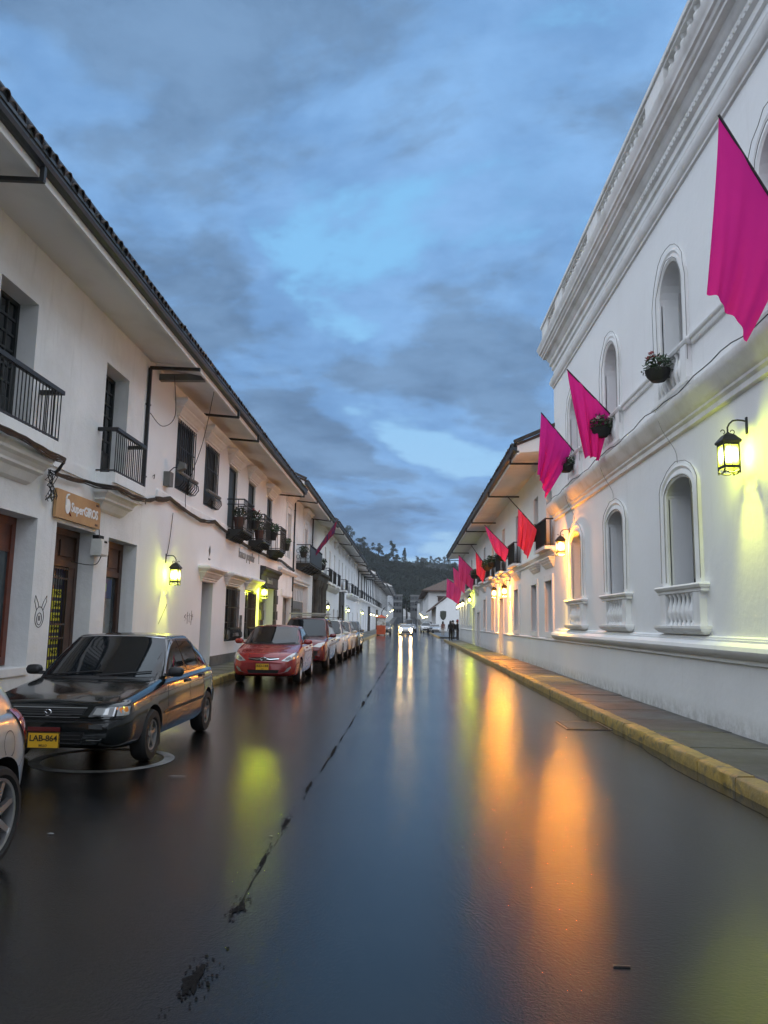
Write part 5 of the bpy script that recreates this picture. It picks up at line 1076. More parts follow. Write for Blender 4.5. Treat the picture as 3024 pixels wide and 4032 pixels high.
c.ribbon('bumper_groove', [(-.75, .55), (.75, .55)], 'front', 'well_black', .014, .004); c.ribbon('bumper_trim', [(-.70, .525), (.70, .525)], 'front', 'black_plastic', .02, .012)
c.decal('lower_grille', [(-.34, .275), (.34, .275), (.40, .42), (-.40, .42)], 'front', 'well_black', .004, .06)
for z in (.31, .35, .39): c.ribbon('grille_slat', [(-.36, z), (.36, z)], 'front', 'black_plastic', .012, .014)
for sd_ in (1, -1): c.ribbon('bumper_trim', [(sd_*.42, .345), (sd_*.56, .345), (sd_*.58, .36)], 'front', 'rim_grey', .008, .010)
c.plate('LAB-864', -.02, .335, small='BELLO'); h, nn = c.cast(-.02, .445, 'front'); MB().box(-.19, .15, h.y-.02, h.y-.005, .425, .468).build('sticker', 'paint_dark_red', c.root)
c.both(c.ribbon, 'door_gap', [(1.40, .30), (1.36, .60), (1.44, .90)], 'left', 'well_black', .010, .003); c.both(c.ribbon, 'door_gap', [(2.30, .27), (2.31, .92)], 'left', 'well_black', .010, .003); c.both(c.ribbon, 'door_gap', [(2.86, .32), (3.0, .62), (3.02, .93)], 'left', 'well_black', .010, .003)
c.both(c.ribbon, 'side_trim', [(1.22, .50), (2.95, .52)], 'left', 'black_plastic', .035, .008); c.both(c.ribbon, 'crease', [(.45, .70), (3.7, .79)], 'left', 'black_plastic', .006, .002)
c.ribbon('hood_gap', [(-.74, .715), (-.45, .692), (.45, .692), (.74, .715)], 'front', 'well_black', .008, .003)
c.decal('bumper', [(3.66, .36), (3.9, .38), (3.9, .56), (3.66, .56)], 'left', 'steel', .02, .06)
c.mirror(1.46, .95, .76, 'black_plastic'); c.handle(2.20, .80); c.handle(2.90, .82); c.wipers(1.1); c.wheels('rim_grey', 5, .185, .0, .60, .065)

# --- red sedan
P = dict(paint='paint_red', L=4.37, W=1.70, r=.305, arch=.36, axles=(.90, 3.47),
         bot=[(0, .28), (.1, .20), (.4, .19), (3.8, .2), (4.2, .25), (4.37, .36)], top=[(0, .52), (.04, .60), (.10, .68), (.22, .76), (.6, .86), (1.1, .955), (1.3, .99), (3.2, 1.02), (3.8, 1.05), (4.22, 1.03), (4.37, .80)],
         wid=[(0, .50), (.03, .62), (.10, .72), (.25, .79), (.6, .835), (1.6, .85), (3.2, .85), (3.9, .81), (4.2, .73), (4.37, .60)], cab=(.92, 1.405, .98, 1.90, 2.95, 3.78, .79, .60), bow=.14, rearp=1.3)
c = Car('parked_car', 'red sedan with yellow plate parked behind the black hatchback', 'car', P, (-3.57, 19.35, 0), radians(.6), 'cars parked in the left row')
c.glass(sym([(.70, .985), (.565, 1.395), (.3, 1.42)]), [[(1.50, 1.01), (2.25, 1.02), (2.22, 1.37), (1.98, 1.36)], [(2.32, 1.025), (3.0, 1.04), (2.88, 1.35), (2.29, 1.37)], [(3.05, 1.045), (3.30, 1.06), (2.95, 1.33)]], sym([(.60, 1.08), (.46, 1.36)]))
for sd_ in (1, -1):
    o = c.decal('headlight', [(sd_*x, z) for x, z in ((.44, .585), (.60, .575), (.78, .66), (.815, .775), (.74, .79), (.58, .69))], 'front', 'lens', .010, .05)
    c.decal('reflector', [(sd_*x, z) for x, z in ((.52, .60), (.60, .60), (.68, .65), (.64, .69), (.56, .65))], 'front', 'lens_dark', .014, .04, parent=o)
    c.decal('fog_light', [(sd_*x, z) for x, z in ((.42, .295), (.60, .335), (.68, .42), (.67, .46), (.58, .40), (.54, .33))], 'front', 'lens', .010, .05)
c.decal('grille', [(-.37, .61), (-.2, .585), (.2, .585), (.37, .61), (.33, .655), (0, .67), (-.33, .655)], 'front', 'well_black', .004, .05)
c.ribbon('grille_wing', [(-.38, .635), (-.16, .615), (-.08, .628)], 'front', 'chrome', .018, .018); c.ribbon('grille_wing', [(.38, .635), (.16, .615), (.08, .628)], 'front', 'chrome', .018, .018)
h, nn = c.cast(0, .63, 'front'); e_ = MB(); e_.tube([(.075*cos(2*pi*j/22), h.y-.022, .63+.04*sin(2*pi*j/22)) for j in range(22)], .008, 5, closed=True); e_.bar((-.035, h.y-.024, .605), (-.02, h.y-.024, .655), .012); e_.bar((.02, h.y-.024, .605), (.035, h.y-.024, .655), .012); e_.bar((-.025, h.y-.024, .626), (.025, h.y-.024, .634), .010); e_.build('emblem', 'chrome', c.root, True)
c.decal('lower_grille', [(-.36, .285), (.36, .285), (.40, .37), (-.40, .37)], 'front', 'well_black', .004, .05)
for z in (.305, .328, .35): c.ribbon('grille_slat', [(-.36, z), (.36, z)], 'front', 'black_plastic', .008, .012)
c.plate('KID-144', -.02, .445, small='CALI'); c.ribbon('hood_gap', [(-.70, .80), (-.5, .70), (-.3, .665), (.3, .665), (.5, .70), (.70, .80)], 'front', 'paint_dark_red', .007, .003)
for sd_ in (1, -1): c.ribbon('hood_crease', [(sd_*.36, .70), (sd_*.50, .98)], 'front', 'paint_dark_red', .012, .003)
c.ribbon('door_gap', [(1.40, .32), (1.36, .7), (1.46, 1.0)], 'left', 'well_black', .008, .003); c.ribbon('door_gap', [(2.30, .3), (2.30, 1.0)], 'left', 'well_black', .008, .003); c.ribbon('crease', [(1.1, .70), (2.4, .78), (3.9, .90)], 'left', 'paint_dark_red', .010, .003)
c.mirror(1.48, 1.03, .79, None, 1.15); c.handle(2.15, .86, 'paint_red'); c.handle(2.95, .89, 'paint_red'); c.wipers(1.0); c.wheels('rim_silver', 5, .19, .0, .68, .06)

# --- the other parked cars
def suv(label, paint, loc, rack=None, H_=1.62, name='parked_car', cat='car', wh='rim_grey', chrome=True, rz=0.0, lights='lens', group='cars parked in the left row', sedan=False, plate=None, detail=True, clad='black_plastic'):
    k = H_-1.62
    if sedan:
        P = dict(paint=paint, L=4.3, W=1.72, r=.31, arch=.36, axles=(.85, 3.42), bot=[(0, .28), (.1, .2), (.4, .19), (3.8, .2), (4.15, .25), (4.3, .35)], top=[(0, .55), (.04, .64), (.12, .74), (.5, .86), (1.15, .97), (3.3, 1.02), (4.1, 1.02), (4.3, .8)], wid=[(0, .56), (.04, .68), (.15, .77), (.5, .84), (3.4, .85), (4.0, .79), (4.3, .62)], cab=(.93, 1.40+k, 1.0, 1.85, 3.0, 3.95, .79, .62), rearp=1.2)
    else:
        P = dict(paint=paint, L=4.25, W=1.80, r=.335, arch=.39, axles=(.86, 3.45), bot=[(0, .33), (.1, .26), (.4, .24), (3.8, .25), (4.1, .32), (4.25, .42)], top=[(0, .66), (.04, .78), (.10, .88), (.3, .97), (1.1, 1.05), (3.4, 1.10), (4.05, 1.10), (4.2, 1.0), (4.25, .85)], wid=[(0, .64), (.04, .76), (.12, .83), (.4, .88), (3.5, .89), (4.05, .84), (4.25, .72)], cab=(1.0, 1.58+k, 1.05, 1.75, 3.45, 4.12, .82, .66), rearp=1.6)
    c = Car(name, label, cat, P, loc, rz, group); a, z1 = P['cab'][0], P['cab'][1]; zb = a+.09; zt = z1-.03; y0 = P['cab'][2]
    c.glass(sym([(.72, zb-.01), (.60, zt), (.3, zt+.02)]), [[(1.45, zb+.02), (2.2, zb+.02), (2.18, zt-.02), (1.85, zt-.03)], [(2.27, zb+.02), (3.0, zb+.03), (2.95, zt-.03), (2.25, zt-.02)]]+([[(3.07, zb+.04), (3.55, zb+.06), (3.3, zt-.05), (3.03, zt-.04)]]), sym([(.6, zb+.04), (.5, zt-.04)]), trim='black_plastic' if detail else None)
    zl = P['top'][2][1]-.06
    for sd_ in (1, -1):
        c.decal('headlight', [(sd_*x, z) for x, z in ((.42, zl-.07), (.66, zl-.09), (.80, zl+.0), (.80, zl+.08), (.6, zl+.04))], 'front', lights, .012, .06)
        if detail: c.decal('fog_light', [(sd_*x, z) for x, z in ((.52, .40), (.66, .40), (.66, .47), (.52, .47))], 'front', 'chrome' if chrome else 'lens_dark', .010, .05)
    c.decal('grille', [(-.36, zl-.10), (.36, zl-.10), (.40, zl+.02), (-.40, zl+.02)], 'front', 'well_black', .006, .06); c.ribbon('grille_trim', [(-.40, zl-.04), (.40, zl-.04)], 'front', 'chrome', .02, .014)
    c.decal('lower_grille', [(-.55, P['bot'][1][1]+.10), (.55, P['bot'][1][1]+.10), (.60, zl-.20), (-.60, zl-.20)], 'front', clad, .006, .07)
    if plate: c.plate(plate, 0, zl-.22)
    if detail:
        c.ribbon('door_gap', [(1.36, .4), (1.36, zb)], 'left', 'well_black', .010, .003); c.ribbon('door_gap', [(2.23, .38), (2.23, zb)], 'left', 'well_black', .010, .003); c.handle(2.1, a-.08, paint); c.handle(2.9, a-.06, paint); c.wipers(1.0)
    c.mirror(1.42, a+.10, P['cab'][6], None, 1.15); c.wheels(wh, 5, .21, .0, .66, .06)
    if rack:
        for sd_ in (1, -1): MB().tube([(sd_*.58, 1.95, z1+.03), (sd_*.60, 2.1, z1+.10), (sd_*.60, 3.2, z1+.10), (sd_*.58, 3.4, z1+.03)], .018, 6).build('roof_rail', 'steel', c.root, True)
        for y in (2.2, 3.0): MB().box(-.66, .66, y-.03, y+.03, z1+.12, z1+.145).build('cross_bar', 'steel' if rack == 'tray' else 'black_plastic', c.root)
        if rack == 'tray':
            for sd_ in (1, -1): MB().tube([(sd_*.64, 1.9, z1+.20), (sd_*.64, 3.3, z1+.20)], .018, 6).build('tray_rail', 'black_plastic', c.root, True)
            for y in (1.9, 2.6, 3.3): MB().tube([(-.64, y, z1+.20), (.64, y, z1+.20)], .016, 6).build('tray_rail', 'steel' if y < 2 else 'black_plastic', c.root, True)
            MB().box(-.6, .6, 1.86, 1.88, z1+.17, z1+.23).build('tray_front', 'steel', c.root)
    return c
suv('dark red SUV with a roof tray parked behind the red sedan', 'paint_dark_red', (-3.52, 25.4, 0), 'tray', 1.68, wh='rim_grey')
suv('white SUV with roof rails parked behind the dark red SUV', 'paint_white', (-3.52, 31.2, 0), 'bars', 1.64, chrome=False, lights='lens_dark')
suv('pale beige car parked fourth behind the black hatchback', 'paint_beige', (-3.50, 36.0, 0), None, 1.60, chrome=False)
suv('small dark car closing the left parked row near two pedestrians', 'paint_grey', (-3.45, 41.2, 0), None, 1.60, wh='rim_grey', clad='black_plastic')
# oncoming car with lit lamps
c = suv('white oncoming car with bright headlights in the middle of the street', 'paint_white', (-.22, 96, 0), None, 1.48, name='oncoming_car', lights='lens', group=None, detail=False, sedan=True)
lm = MB(); lm.lathe([(0, -.05), (.14, -.03), (.19, .02), (.1, .06)], 16, axis='y'); hm = lm.mesh('headlamp', 'headlamp_lit', True)
for sd_ in (1, -1): link('headlamp', hm, c.root, loc=(sd_*.62, .0, .66))
lm = MB(); lm.lathe([(0, -.02), (.07, -.015), (.09, .03)], 14, axis='y'); fm_ = lm.mesh('fog_lamp', 'foglamp_lit', True)
for sd_ in (1, -1): link('fog_lamp', fm_, c.root, loc=(sd_*.66, .0, .36))
# far vehicles
suv('grey car parked behind the orange kiosk', 'paint_grey', (-3.0, 98.5, 0), None, 1.58, group='cars parked in the far street', detail=False)
suv('silver car parked nearest to the shield wall', 'paint_silver', (4.2, 118, 0), None, 1.55, group='cars parked in the far street', detail=False, sedan=True)
suv('white car parked at the road edge near the shield wall', 'paint_white', (3.0, 125, 0), None, 1.60, group='cars parked in the far street', detail=False)
suv('white van-like car behind the two cars by the shield wall', 'paint_white', (3.5, 131, 0), None, 1.85, group='cars parked in the far street', detail=False)
c = suv('yellow taxi following the oncoming car', 'paint_yellow', (-1.0, 150, 0), None, 1.5, name='taxi', cat='taxi', group='far traffic', detail=False, lights='foglamp_lit', sedan=True)
suv('dark car on the road just behind the oncoming car', 'paint_grey', (.6, 128, 0), None, 1.5, name='oncoming_car', group='far traffic', detail=False, sedan=True)
suv('white minibus far down the street', 'paint_white', (.35, 175, 0), None, 2.3, name='minibus', cat='bus', group='far traffic', detail=False)
# --- silver car cut by the left edge: only its tail shows
P = dict(paint='paint_silver', L=3.95, W=1.70, r=.318, arch=.372, axles=(.85, 3.33),
         bot=[(0, .28), (.1, .2), (.4, .19), (3.3, .19), (3.75, .28), (3.95, .40)], top=[(0, .55), (.05, .66), (.2, .78), (1.1, .96), (3.0, 1.0), (3.6, 1.0), (3.85, .93), (3.95, .72)],
         wid=[(0, .55), (.05, .70), (.3, .80), (1.0, .84), (3.0, .845), (3.5, .825), (3.75, .77), (3.88, .69), (3.95, .58)], cab=(.95, 1.42, 1.05, 1.8, 3.0, 3.75, .78, .62), rearp=1.8)
c = Car('parked_car', 'silver car showing only its tail and wheel beside the black hatchback', 'car', P, (-3.43, 1.74, 0), 0.0, 'cars parked in the left row')
c.glass(sym([(.68, 1.0), (.56, 1.40)]), [[(1.5, 1.03), (2.2, 1.04), (2.18, 1.38), (1.9, 1.37)], [(2.27, 1.04), (3.0, 1.06), (2.92, 1.36), (2.25, 1.38)]], sym([(.6, 1.05), (.5, 1.36)]))
c.both(c.decal, 'tail_light', [(3.46, .98), (3.62, .96), (3.80, .82), (3.82, .70), (3.74, .70), (3.66, .82)], 'left', 'lens_red', .010, .05)
c.both(c.decal, 'tail_light', [(3.71, .80), (3.80, .80), (3.815, .72), (3.75, .72)], 'left', 'lens_amber', .016, .04)
c.both(c.ribbon, 'fuel_door', [(3.42+.075*cos(2*pi*j/16), .76+.085*sin(2*pi*j/16)) for j in range(17)], 'left', 'black_plastic', .006, .004); c.both(c.ribbon, 'bumper_gap', [(3.55, .56), (3.75, .68)], 'left', 'black_plastic', .006, .004)
c.both(c.ribbon, 'door_gap', [(2.23, .3), (2.23, 1.0)], 'left', 'black_plastic', .008, .004); c.wheels('rim_silver', 7, .20, .0, .76, .055); c.mirror(1.4, 1.02, .78)
# ---------------------------------------------------------------- wall lanterns (local: wall at x=0, facing +x, z=0 at the foot of the frame)
LPROTO = {}; ORD = ['nearest', 'second', 'third', 'fourth', 'fifth', 'sixth', 'seventh', 'eighth', 'ninth']
def lantern(label, s, X, y, zb, colour, power, group='street lanterns on the walls', scale=.93):
    if colour not in LPROTO:
        o = thing('wall_lantern', label, 'lantern', group=group); LPROTO[colour] = o; cx_ = .29; w = .108
        MB().tube([(.02, 0, .74), (.07, 0, .752), (.14, 0, .757), (.21, 0, .745), (.26, 0, .70), (cx_, 0, .64), (cx_, 0, .55)], .013, 7).build('bracket', 'iron', o, True)
        MB().box(0, .02, -.025, .025, .55, .80).build('wall_plate', 'iron', o)
        sc = MB(); sc.tube([(cx_-.07+.03*cos(t*.5), 0, .575+.03*sin(t*.5)) for t in range(10)], .007, 5); sc.tube([(cx_+.07+.03*cos(t*.5), 0, .575+.03*sin(t*.5)) for t in range(10)], .007, 5); sc.build('scroll', 'iron', o, True)
        rf = MB(); q = [(-1, -1), (1, -1), (1, 1), (-1, 1)]
        rf.rings([[(cx_+a*r, b*r, z) for a, b in q] for r, z in ((.135, .40), (.142, .425), (.136, .44), (.075, .52), (.02, .56), (.015, .57))]); rf.build('roof', 'iron', o)
        fr = MB()
        for a, b in q: fr.box(cx_+a*w-.011, cx_+a*w+.011, b*w-.011, b*w+.011, -.05, .405)
        for z in (.385, .045):
            for a in (-1, 1): fr.box(cx_-w+.011, cx_+w-.011, a*w-.009, a*w+.009, z-.02, z+.02); fr.box(cx_+a*w-.009, cx_+a*w+.009, -w+.011, w-.011, z-.02, z+.02)
        for a in (-1, 1):
            fr.tube([(cx_-w+2*w*t/8, a*w, -.012-.035*sin(pi*t/8)) for t in range(9)], .012, 5); fr.tube([(cx_+a*w, -w+2*w*t/8, -.012-.035*sin(pi*t/8)) for t in range(9)], .012, 5)
        fr.build('frame', 'iron', o)
        for a, ax in ((-1, 'y'), (1, 'y'), (-1, 'x'), (1, 'x')):
            pn = MB(); e = w-.001
            if ax == 'y': pn.box(cx_-e+.010, cx_+e-.010, a*e-.002, a*e+.002, .065, .365)
            else: pn.box(cx_+a*e-.002, cx_+a*e+.002, -e+.010, e-.010, .065, .365)
            pn.build('pane', 'pane_'+colour, o)
        gr = MB()
        for a in (-1, 1):
            for t in (-.036, .036): gr.tube([(cx_+t, a*(w+.004), .06), (cx_+t, a*(w+.004), .37)], .003, 4); gr.tube([(cx_+a*(w+.004), t, .06), (cx_+a*(w+.004), t, .37)], .003, 4)
            gr.tube([(cx_-w, a*(w+.004), .22), (cx_+w, a*(w+.004), .22)], .003, 4); gr.tube([(cx_+a*(w+.004), -w, .22), (cx_+a*(w+.004), w, .22)], .003, 4)
            gr.tube([(cx_, a*(w+.01), .36), (cx_, a*(w+.035), .30), (cx_, a*(w+.035), .10), (cx_, a*(w+.01), .04)], .005, 4)
        gr.build('guard', 'iron', o)
        bl = MB(); bl.lathe([(0, .12), (.04, .13), (.062, .18), (.06, .25), (.035, .31), (.015, .36)], 14, (cx_, 0, 0)); bl.build('bulb', 'bulb_'+colour, o, True)
    else:
        o = copy_tree(LPROTO[colour]); tag(o, label, 'lantern', group)
    o.location = (X, y, zb); o.rotation_euler = (0, 0, 0 if s > 0 else pi); o.scale = (scale,)*3
    if power:
        ld = bpy.data.lights.new('lamp_glow', 'POINT'); ld.energy = power; ld.color = LAMPC[colour]; ld.shadow_soft_size = .05
        lo = bpy.data.objects.new('lamp_glow', ld); COL.objects.link(lo); lo.parent = o; lo.location = (.29, 0, .22)
    return o
lantern('lime-lit iron lantern on the white wall beside the shop windows', 1, XL, 19.3, 2.47, 'lime', 110)
lantern('bright lime-lit lantern beside the dark stone bank portal', 1, XL, 31.5, 2.50, 'lime', 430)
lantern('lime-lit lantern beside the dark stone column portal', 1, XL, 57.0, 2.38, 'lime', 20)
lantern('lime-lit lantern next to the stone doorway of the long house', 1, XL, 77.0, 2.45, 'lime', 20)
lantern('small lime-lit lantern on the left house with broken eaves', 1, XL, 101, 2.45, 'lime', 16)
lantern('largest lime-lit lantern, on the church wall at the right edge', -1, XR, 10.38, 3.71, 'lime', 140)
lantern('amber-lit lantern at the far corner of the church', -1, XR, 22.0, 3.60, 'amber', 1150)
lantern('amber lantern nearest the church on the flag house', -1, XR, 35.0, 2.85, 'amber', 1150)
lantern('amber lantern second from the church on the flag house', -1, XR, 39.1, 2.92, 'amber', 1150)
lantern('pale greenish lantern on the flag house beyond the amber pair', -1, XR, 54.6, 3.02, 'lime', 350)
for i, (y, z) in enumerate(((61.2, 2.9), (64.2, 2.85), (66.6, 2.8), (68.0, 2.75))): lantern(['nearest', 'second', 'third', 'farthest'][i]+' pale lantern of the tight row at the low end of the flag house', -1, XR, y, z, 'pale', 10, 'lantern row before the side street')
for i, y in enumerate((123.5, 134.5, 149, 159, 189, 226)): lantern(ORD[i]+' distant pale lantern past the orange kiosk on the left row', 1, XL, y, 2.5+road_z(y), 'pale', 12, 'distant lanterns, left row')
for i, y in enumerate((262, 285, 300, 315)): lantern(ORD[i]+' tiny lantern where the left row climbs to the end of the street', 1, XL, y, 3.2+road_z(y), 'pale', 12, 'distant climbing lanterns')
for i, y in enumerate((163, 169, 176, 182, 190, 200, 211)): lantern(ORD[i]+' distant pale lantern past the shield wall on the right row', -1, 4.3, y, 2.6, 'pale', 12, 'distant lanterns, right row')
for i, y in enumerate((222, 240, 262, 285)): lantern(ORD[i]+' tiny pale lantern at the far right end of the street', -1, 4.6, y, 2.4+road_z(y), 'pale', 12, 'distant lanterns, right end')

# ---------------------------------------------------------------- flags: cloth hanging from poles that lean out of the wall
def flag(label, base, tip, a0, a1, drop, sl, sr, m, folds=5, amp=.07, seed=0, n=30, pm='iron', group='flags along the right facades'):
    """a0..a1: stretch of the pole that carries cloth; sl / sr: sideways sway of the lower tip-side / base-side corner"""
    B, T = Vector(base), Vector(tip); o = thing('flag', label, 'flag', base, group=group, world=True)
    MB().tube([B, T], .016, 7).build('pole', pm, o, True)
    rnd = random.Random(seed); ph = rnd.random()*6; mb = MB(); k = int(n*1.3); d1, d2 = drop
    for j in range(k+1):
        v = j/k
        for i in range(n+1):
            u = i/n; p = B+(T-B)*(a1+(a0-a1)*u)            # u=0 at the tip side, 1 at the base side
            dr = d1+(d2-d1)*u; w = sl*(1-u)+sr*u
            x = p.x+w*v**1.3; z = p.z-dr*v*(1-.04*sin(pi*u)); e = amp*(.15+v**.8)
            y = p.y+e*sin(u*folds*pi+ph+v*1.2)+.4*e*sin(u*folds*2.3*pi+ph*2-v*2)
            x += .14*e*cos(u*folds*pi+ph+v)*(v > 0); mb.v.append((x, y, z))
    mb.f = [(j*(n+1)+i, j*(n+1)+i+1, (j+1)*(n+1)+i+1, (j+1)*(n+1)+i) for j in range(k) for i in range(n)]; mb.m = [0]*len(mb.f)
    mb.build('cloth', m, o, True, 180); return o
flag('largest magenta flag, cut by the right edge above the lantern', (XR-.08, 8.75, 6.28), (3.66, 8.6, 7.70), .0, 1.0, (2.25, 1.35), -.22, -.58, 'flag_magenta', 4, .045, 1)
flag('magenta flag on the church beside the second hanging basket', (XR-.1, 16.9, 6.27), (3.55, 17.0, 7.36), .03, 1.0, (2.07, 1.08), .37, -.26, 'flag_magenta', 5, .10, 2)
flag('magenta flag at the far corner of the church over the eaves', (XR-.1, 20.7, 6.27), (3.58, 20.6, 7.35), .10, 1.0, (1.72, 1.40), -.10, -.72, 'flag_magenta', 6, .08, 3)
flag('red flag on a long bare pole nearest on the flag house', (4.3, 25.5, 4.67), (3.26, 25.5, 5.84), .05, .64, (1.25, 1.0), -.02, -.30, 'flag_red', 6, .09, 4)
flag('pink flag slanting from the flag house beyond the red flag', (4.3, 33.0, 4.75), (3.26, 33.0, 5.80), .02, .98, (1.15, .55), .42, -.15, 'flag_pink', 4, .06, 5)
flag('second red flag, smaller, over the amber lanterns', (4.3, 42.3, 4.65), (3.42, 42.3, 5.88), .03, .70, (1.25, .9), .05, -.18, 'flag_red', 5, .05, 6)
flag('wide pink flag past the second red flag', (4.35, 50.2, 4.9), (3.26, 50.2, 6.0), .03, .99, (1.55, 1.25), .02, -.15, 'flag_pink', 6, .10, 7)
flag('thin pink flag half hidden behind the wide pink flag', (4.35, 57, 4.85), (3.25, 57, 5.75), .1, .95, (1.3, 1.2), .1, -.1, 'flag_pink', 5, .05, 8)
flag('last pink flag of the row, above the low house', (4.35, 62, 4.3), (3.1, 62, 5.15), .05, .99, (1.5, 1.3), -.05, -.25, 'flag_pink', 5, .09, 9)
flag('furled red and navy flag on the ornate left balcony', (XL+.78, 44.2, 5.55), (-4.75, 50.6, 8.3), .02, .97, (.85, .3), -.1, .0, 'flag_navy', 6, .05, 10, group='flag of the left row')

# ---------------------------------------------------------------- plants
def leaves(m, c, rx, rz, n, size, rnd, lo=-1.0, mi=0):
    for _ in range(n):
        while True:
            v = Vector((rnd.uniform(-1, 1), rnd.uniform(-1, 1), rnd.uniform(lo, 1)))
            if .25 < v.length < 1: break
        p = Vector(c)+Vector((v.x*rx, v.y*rx, v.z*rz)); d = Vector((rnd.gauss(0, 1), rnd.gauss(0, 1), rnd.gauss(0, .7))).normalized(); e = d.orthogonal().normalized(); s_ = size*rnd.uniform(.6, 1.3)
        m.add([p-d*s_*.6, p+e*s_*.34, p+d*s_*.7, p-e*s_*.34], [(0, 1, 2, 3)], mi)
def basket(label, x, y, z, r, rnd, flower=None, xs_=1, group='hanging baskets on the right facades', wallx=XR):
    o = thing('hanging_basket', label, 'flower basket', (x, y, z), group=group)
    b = MB(); b.lathe([(0, -r*.95), (r*.55, -r*.85), (r*.9, -r*.45), (r, 0), (r*1.03, .02), (r*.92, .02), (0, -.02)], 16); b.build('basket', 'basket', o, True)
    MB().tube([(0, 0, -r*.3), ((wallx-x)*.6, 0, -r*.5), (wallx-x, 0, -r*.1)], .012, 5).build('bracket', 'iron', o)
    f = MB(); leaves(f, (0, 0, r*.55), r*1.15, r*1.0, 260, r*.34, rnd, -.4); leaves(f, (0, 0, r*.1), r*1.3, r*.5, 90, r*.3, rnd); f.build('foliage', 'leaf', o)
    if flower:
        for k in range(5):
            g = MB(); leaves(g, (rnd.uniform(-r, r)*.8, rnd.uniform(-r, r)*.8, r*rnd.uniform(.9, 1.4)), r*.2, r*.2, 14, r*.22, rnd); g.build('flower', flower, o)
    return o
rnd = random.Random(21)
basket('hanging basket with red flowers on the nearest church balustrade', 4.28, 13.0, 5.98, .21, rnd, 'flower_red')
basket('hanging basket of dark leaves behind the second magenta flag', 4.28, 16.95, 5.96, .22, rnd, 'flower_white')
basket('hanging basket by the far church window near the corner flag', 4.28, 20.9, 5.94, .22, rnd)
for y, t in ((26.3, 'hanging basket beside the near red flag'), (34.6, 'hanging basket beside the slanting pink flag'), (41.2, 'hanging basket left of the second red flag'), (38.8, 'leafy basket between the slanting pink flag and second red flag'), (49.0, 'small dark basket below the wide pink flag'), (60.5, 'last small basket above the low house')): basket(t, 4.2, y, 4.62, .26, rnd)
def pot(label, x, y, z, r, rnd, m='terracotta', leaf='leaf_dark', flower=None, h=.3, spread=1.3):
    o = thing('potted_plant', label, 'plant', (x, y, z), group='potted plants on the black balconies')
    MB().lathe([(r*.7, 0), (r*.95, h*.8), (r*1.05, h*.82), (r*1.05, h), (r*.9, h), (0, h-.03)], 14).build('pot', m, o, True)
    f = MB(); leaves(f, (0, 0, h+r*.7), r*spread, r*1.1, 200, r*.4, rnd, -.6)
    for k in range(6): a = rnd.random()*6.28; f.tube([(0, 0, h), (r*.5*cos(a), r*.5*sin(a), h+r), (r*1.1*cos(a), r*1.1*sin(a), h+r*1.5)], .008, 4)
    f.build('foliage', leaf, o)
    if flower:
        for k in range(4): g = MB(); leaves(g, (rnd.uniform(-r, r), rnd.uniform(-r, r), h+r*1.8), r*.16, r*.16, 10, r*.2, rnd); g.build('flower', flower, o)
pot('terracotta trough with trailing leaves on the first black balcony', XL+.34, 26.0, 4.66, .20, rnd, h=.4); pot('leafy pot hanging over the far corner of the first black balcony', XL+.62, 27.1, 4.78, .22, rnd, 'basket', 'leaf_dark', 'flower_red')
pot('terracotta pot with wispy plant on the second black balcony', XL+.34, 29.6, 4.66, .20, rnd, h=.38); pot('bushy pot at the far corner of the second black balcony', XL+.60, 30.9, 4.80, .24, rnd, 'basket', 'leaf')
pot('thin twiggy plant on the third black balcony', XL+.60, 34.7, 4.72, .17, rnd, 'basket', 'leaf', 'flower_white'); pot('dark pot beside the downpipe at the ornate balcony', XL+.5, 41.2, 4.95, .2, rnd, 'basket')
pot('plant at the far end of the ornate balcony', XL+.7, 48.3, 4.75, .26, rnd, 'basket')

# ---------------------------------------------------------------- cables and fittings on the left wall
def strands(label, pts, n, r, jit, seed, m='cable'):
    o = thing('cable_bundle', label, 'cables', pts[0], world=True); rnd = random.Random(seed)
    for k in range(n):
        out = []; oz, ox = rnd.uniform(-jit, jit), rnd.uniform(0, jit*.6)
        for a, b in zip(pts, pts[1:]):
            a = Vector(a); b = Vector(b); L = max(2, int((b-a).length/.25)); sag = rnd.uniform(.0, .10)
            for i in range(L): t = i/L; q = a+(b-a)*t; out.append((q.x+ox, q.y, q.z+oz-sag*sin(pi*t)*.6+rnd.uniform(-.012, .012)))
        out.append((pts[-1][0]+ox, pts[-1][1], pts[-1][2]+oz)); MB().tube(out, r*rnd.uniform(.7, 1.2), 5).build('cable', m, o, True)
    return o
strands('sagging bundle of black cables along the first floor of the nearest house', [(XL+.45, 8.5, 4.22), (XL+.43, 11.0, 4.20), (XL+.42, 12.35, 4.16), (XL+.08, 12.75, 4.02), (XL+.06, 14.0, 4.10), (XL+.42, 14.7, 4.10), (XL+.43, 16.3, 4.12), (XL+.08, 17.3, 4.28), (XL+.07, 18.0, 4.42)], 6, .016, .035, 5)
strands('bundle of cables drooping along the white bank wall under the balconies', [(XL+.07, 18.0, 4.42), (XL+.07, 19.1, 4.60), (XL+.07, 22.1, 4.42), (XL+.07, 23.7, 4.60), (XL+.08, 26.2, 4.42), (XL+.08, 31.5, 4.30), (XL+.08, 36.6, 4.38), (XL+.08, 40.8, 4.20)], 7, .018, .05, 6)
tg = MB(); rnd = random.Random(8)
for k in range(9):
    p = [(XL+.05, 12.62+rnd.uniform(-.05, .05), 4.05)]+[(XL+.06+rnd.uniform(0, .12), 12.62+rnd.uniform(-.16, .16), 3.98-i*.09+rnd.uniform(-.06, .06)) for i in range(6)]; tg.tube(p, .008, 4)
tg.build('cable_tangle', 'cable', label='tangle of loose wires left of the wooden shop sign', cat='cables')
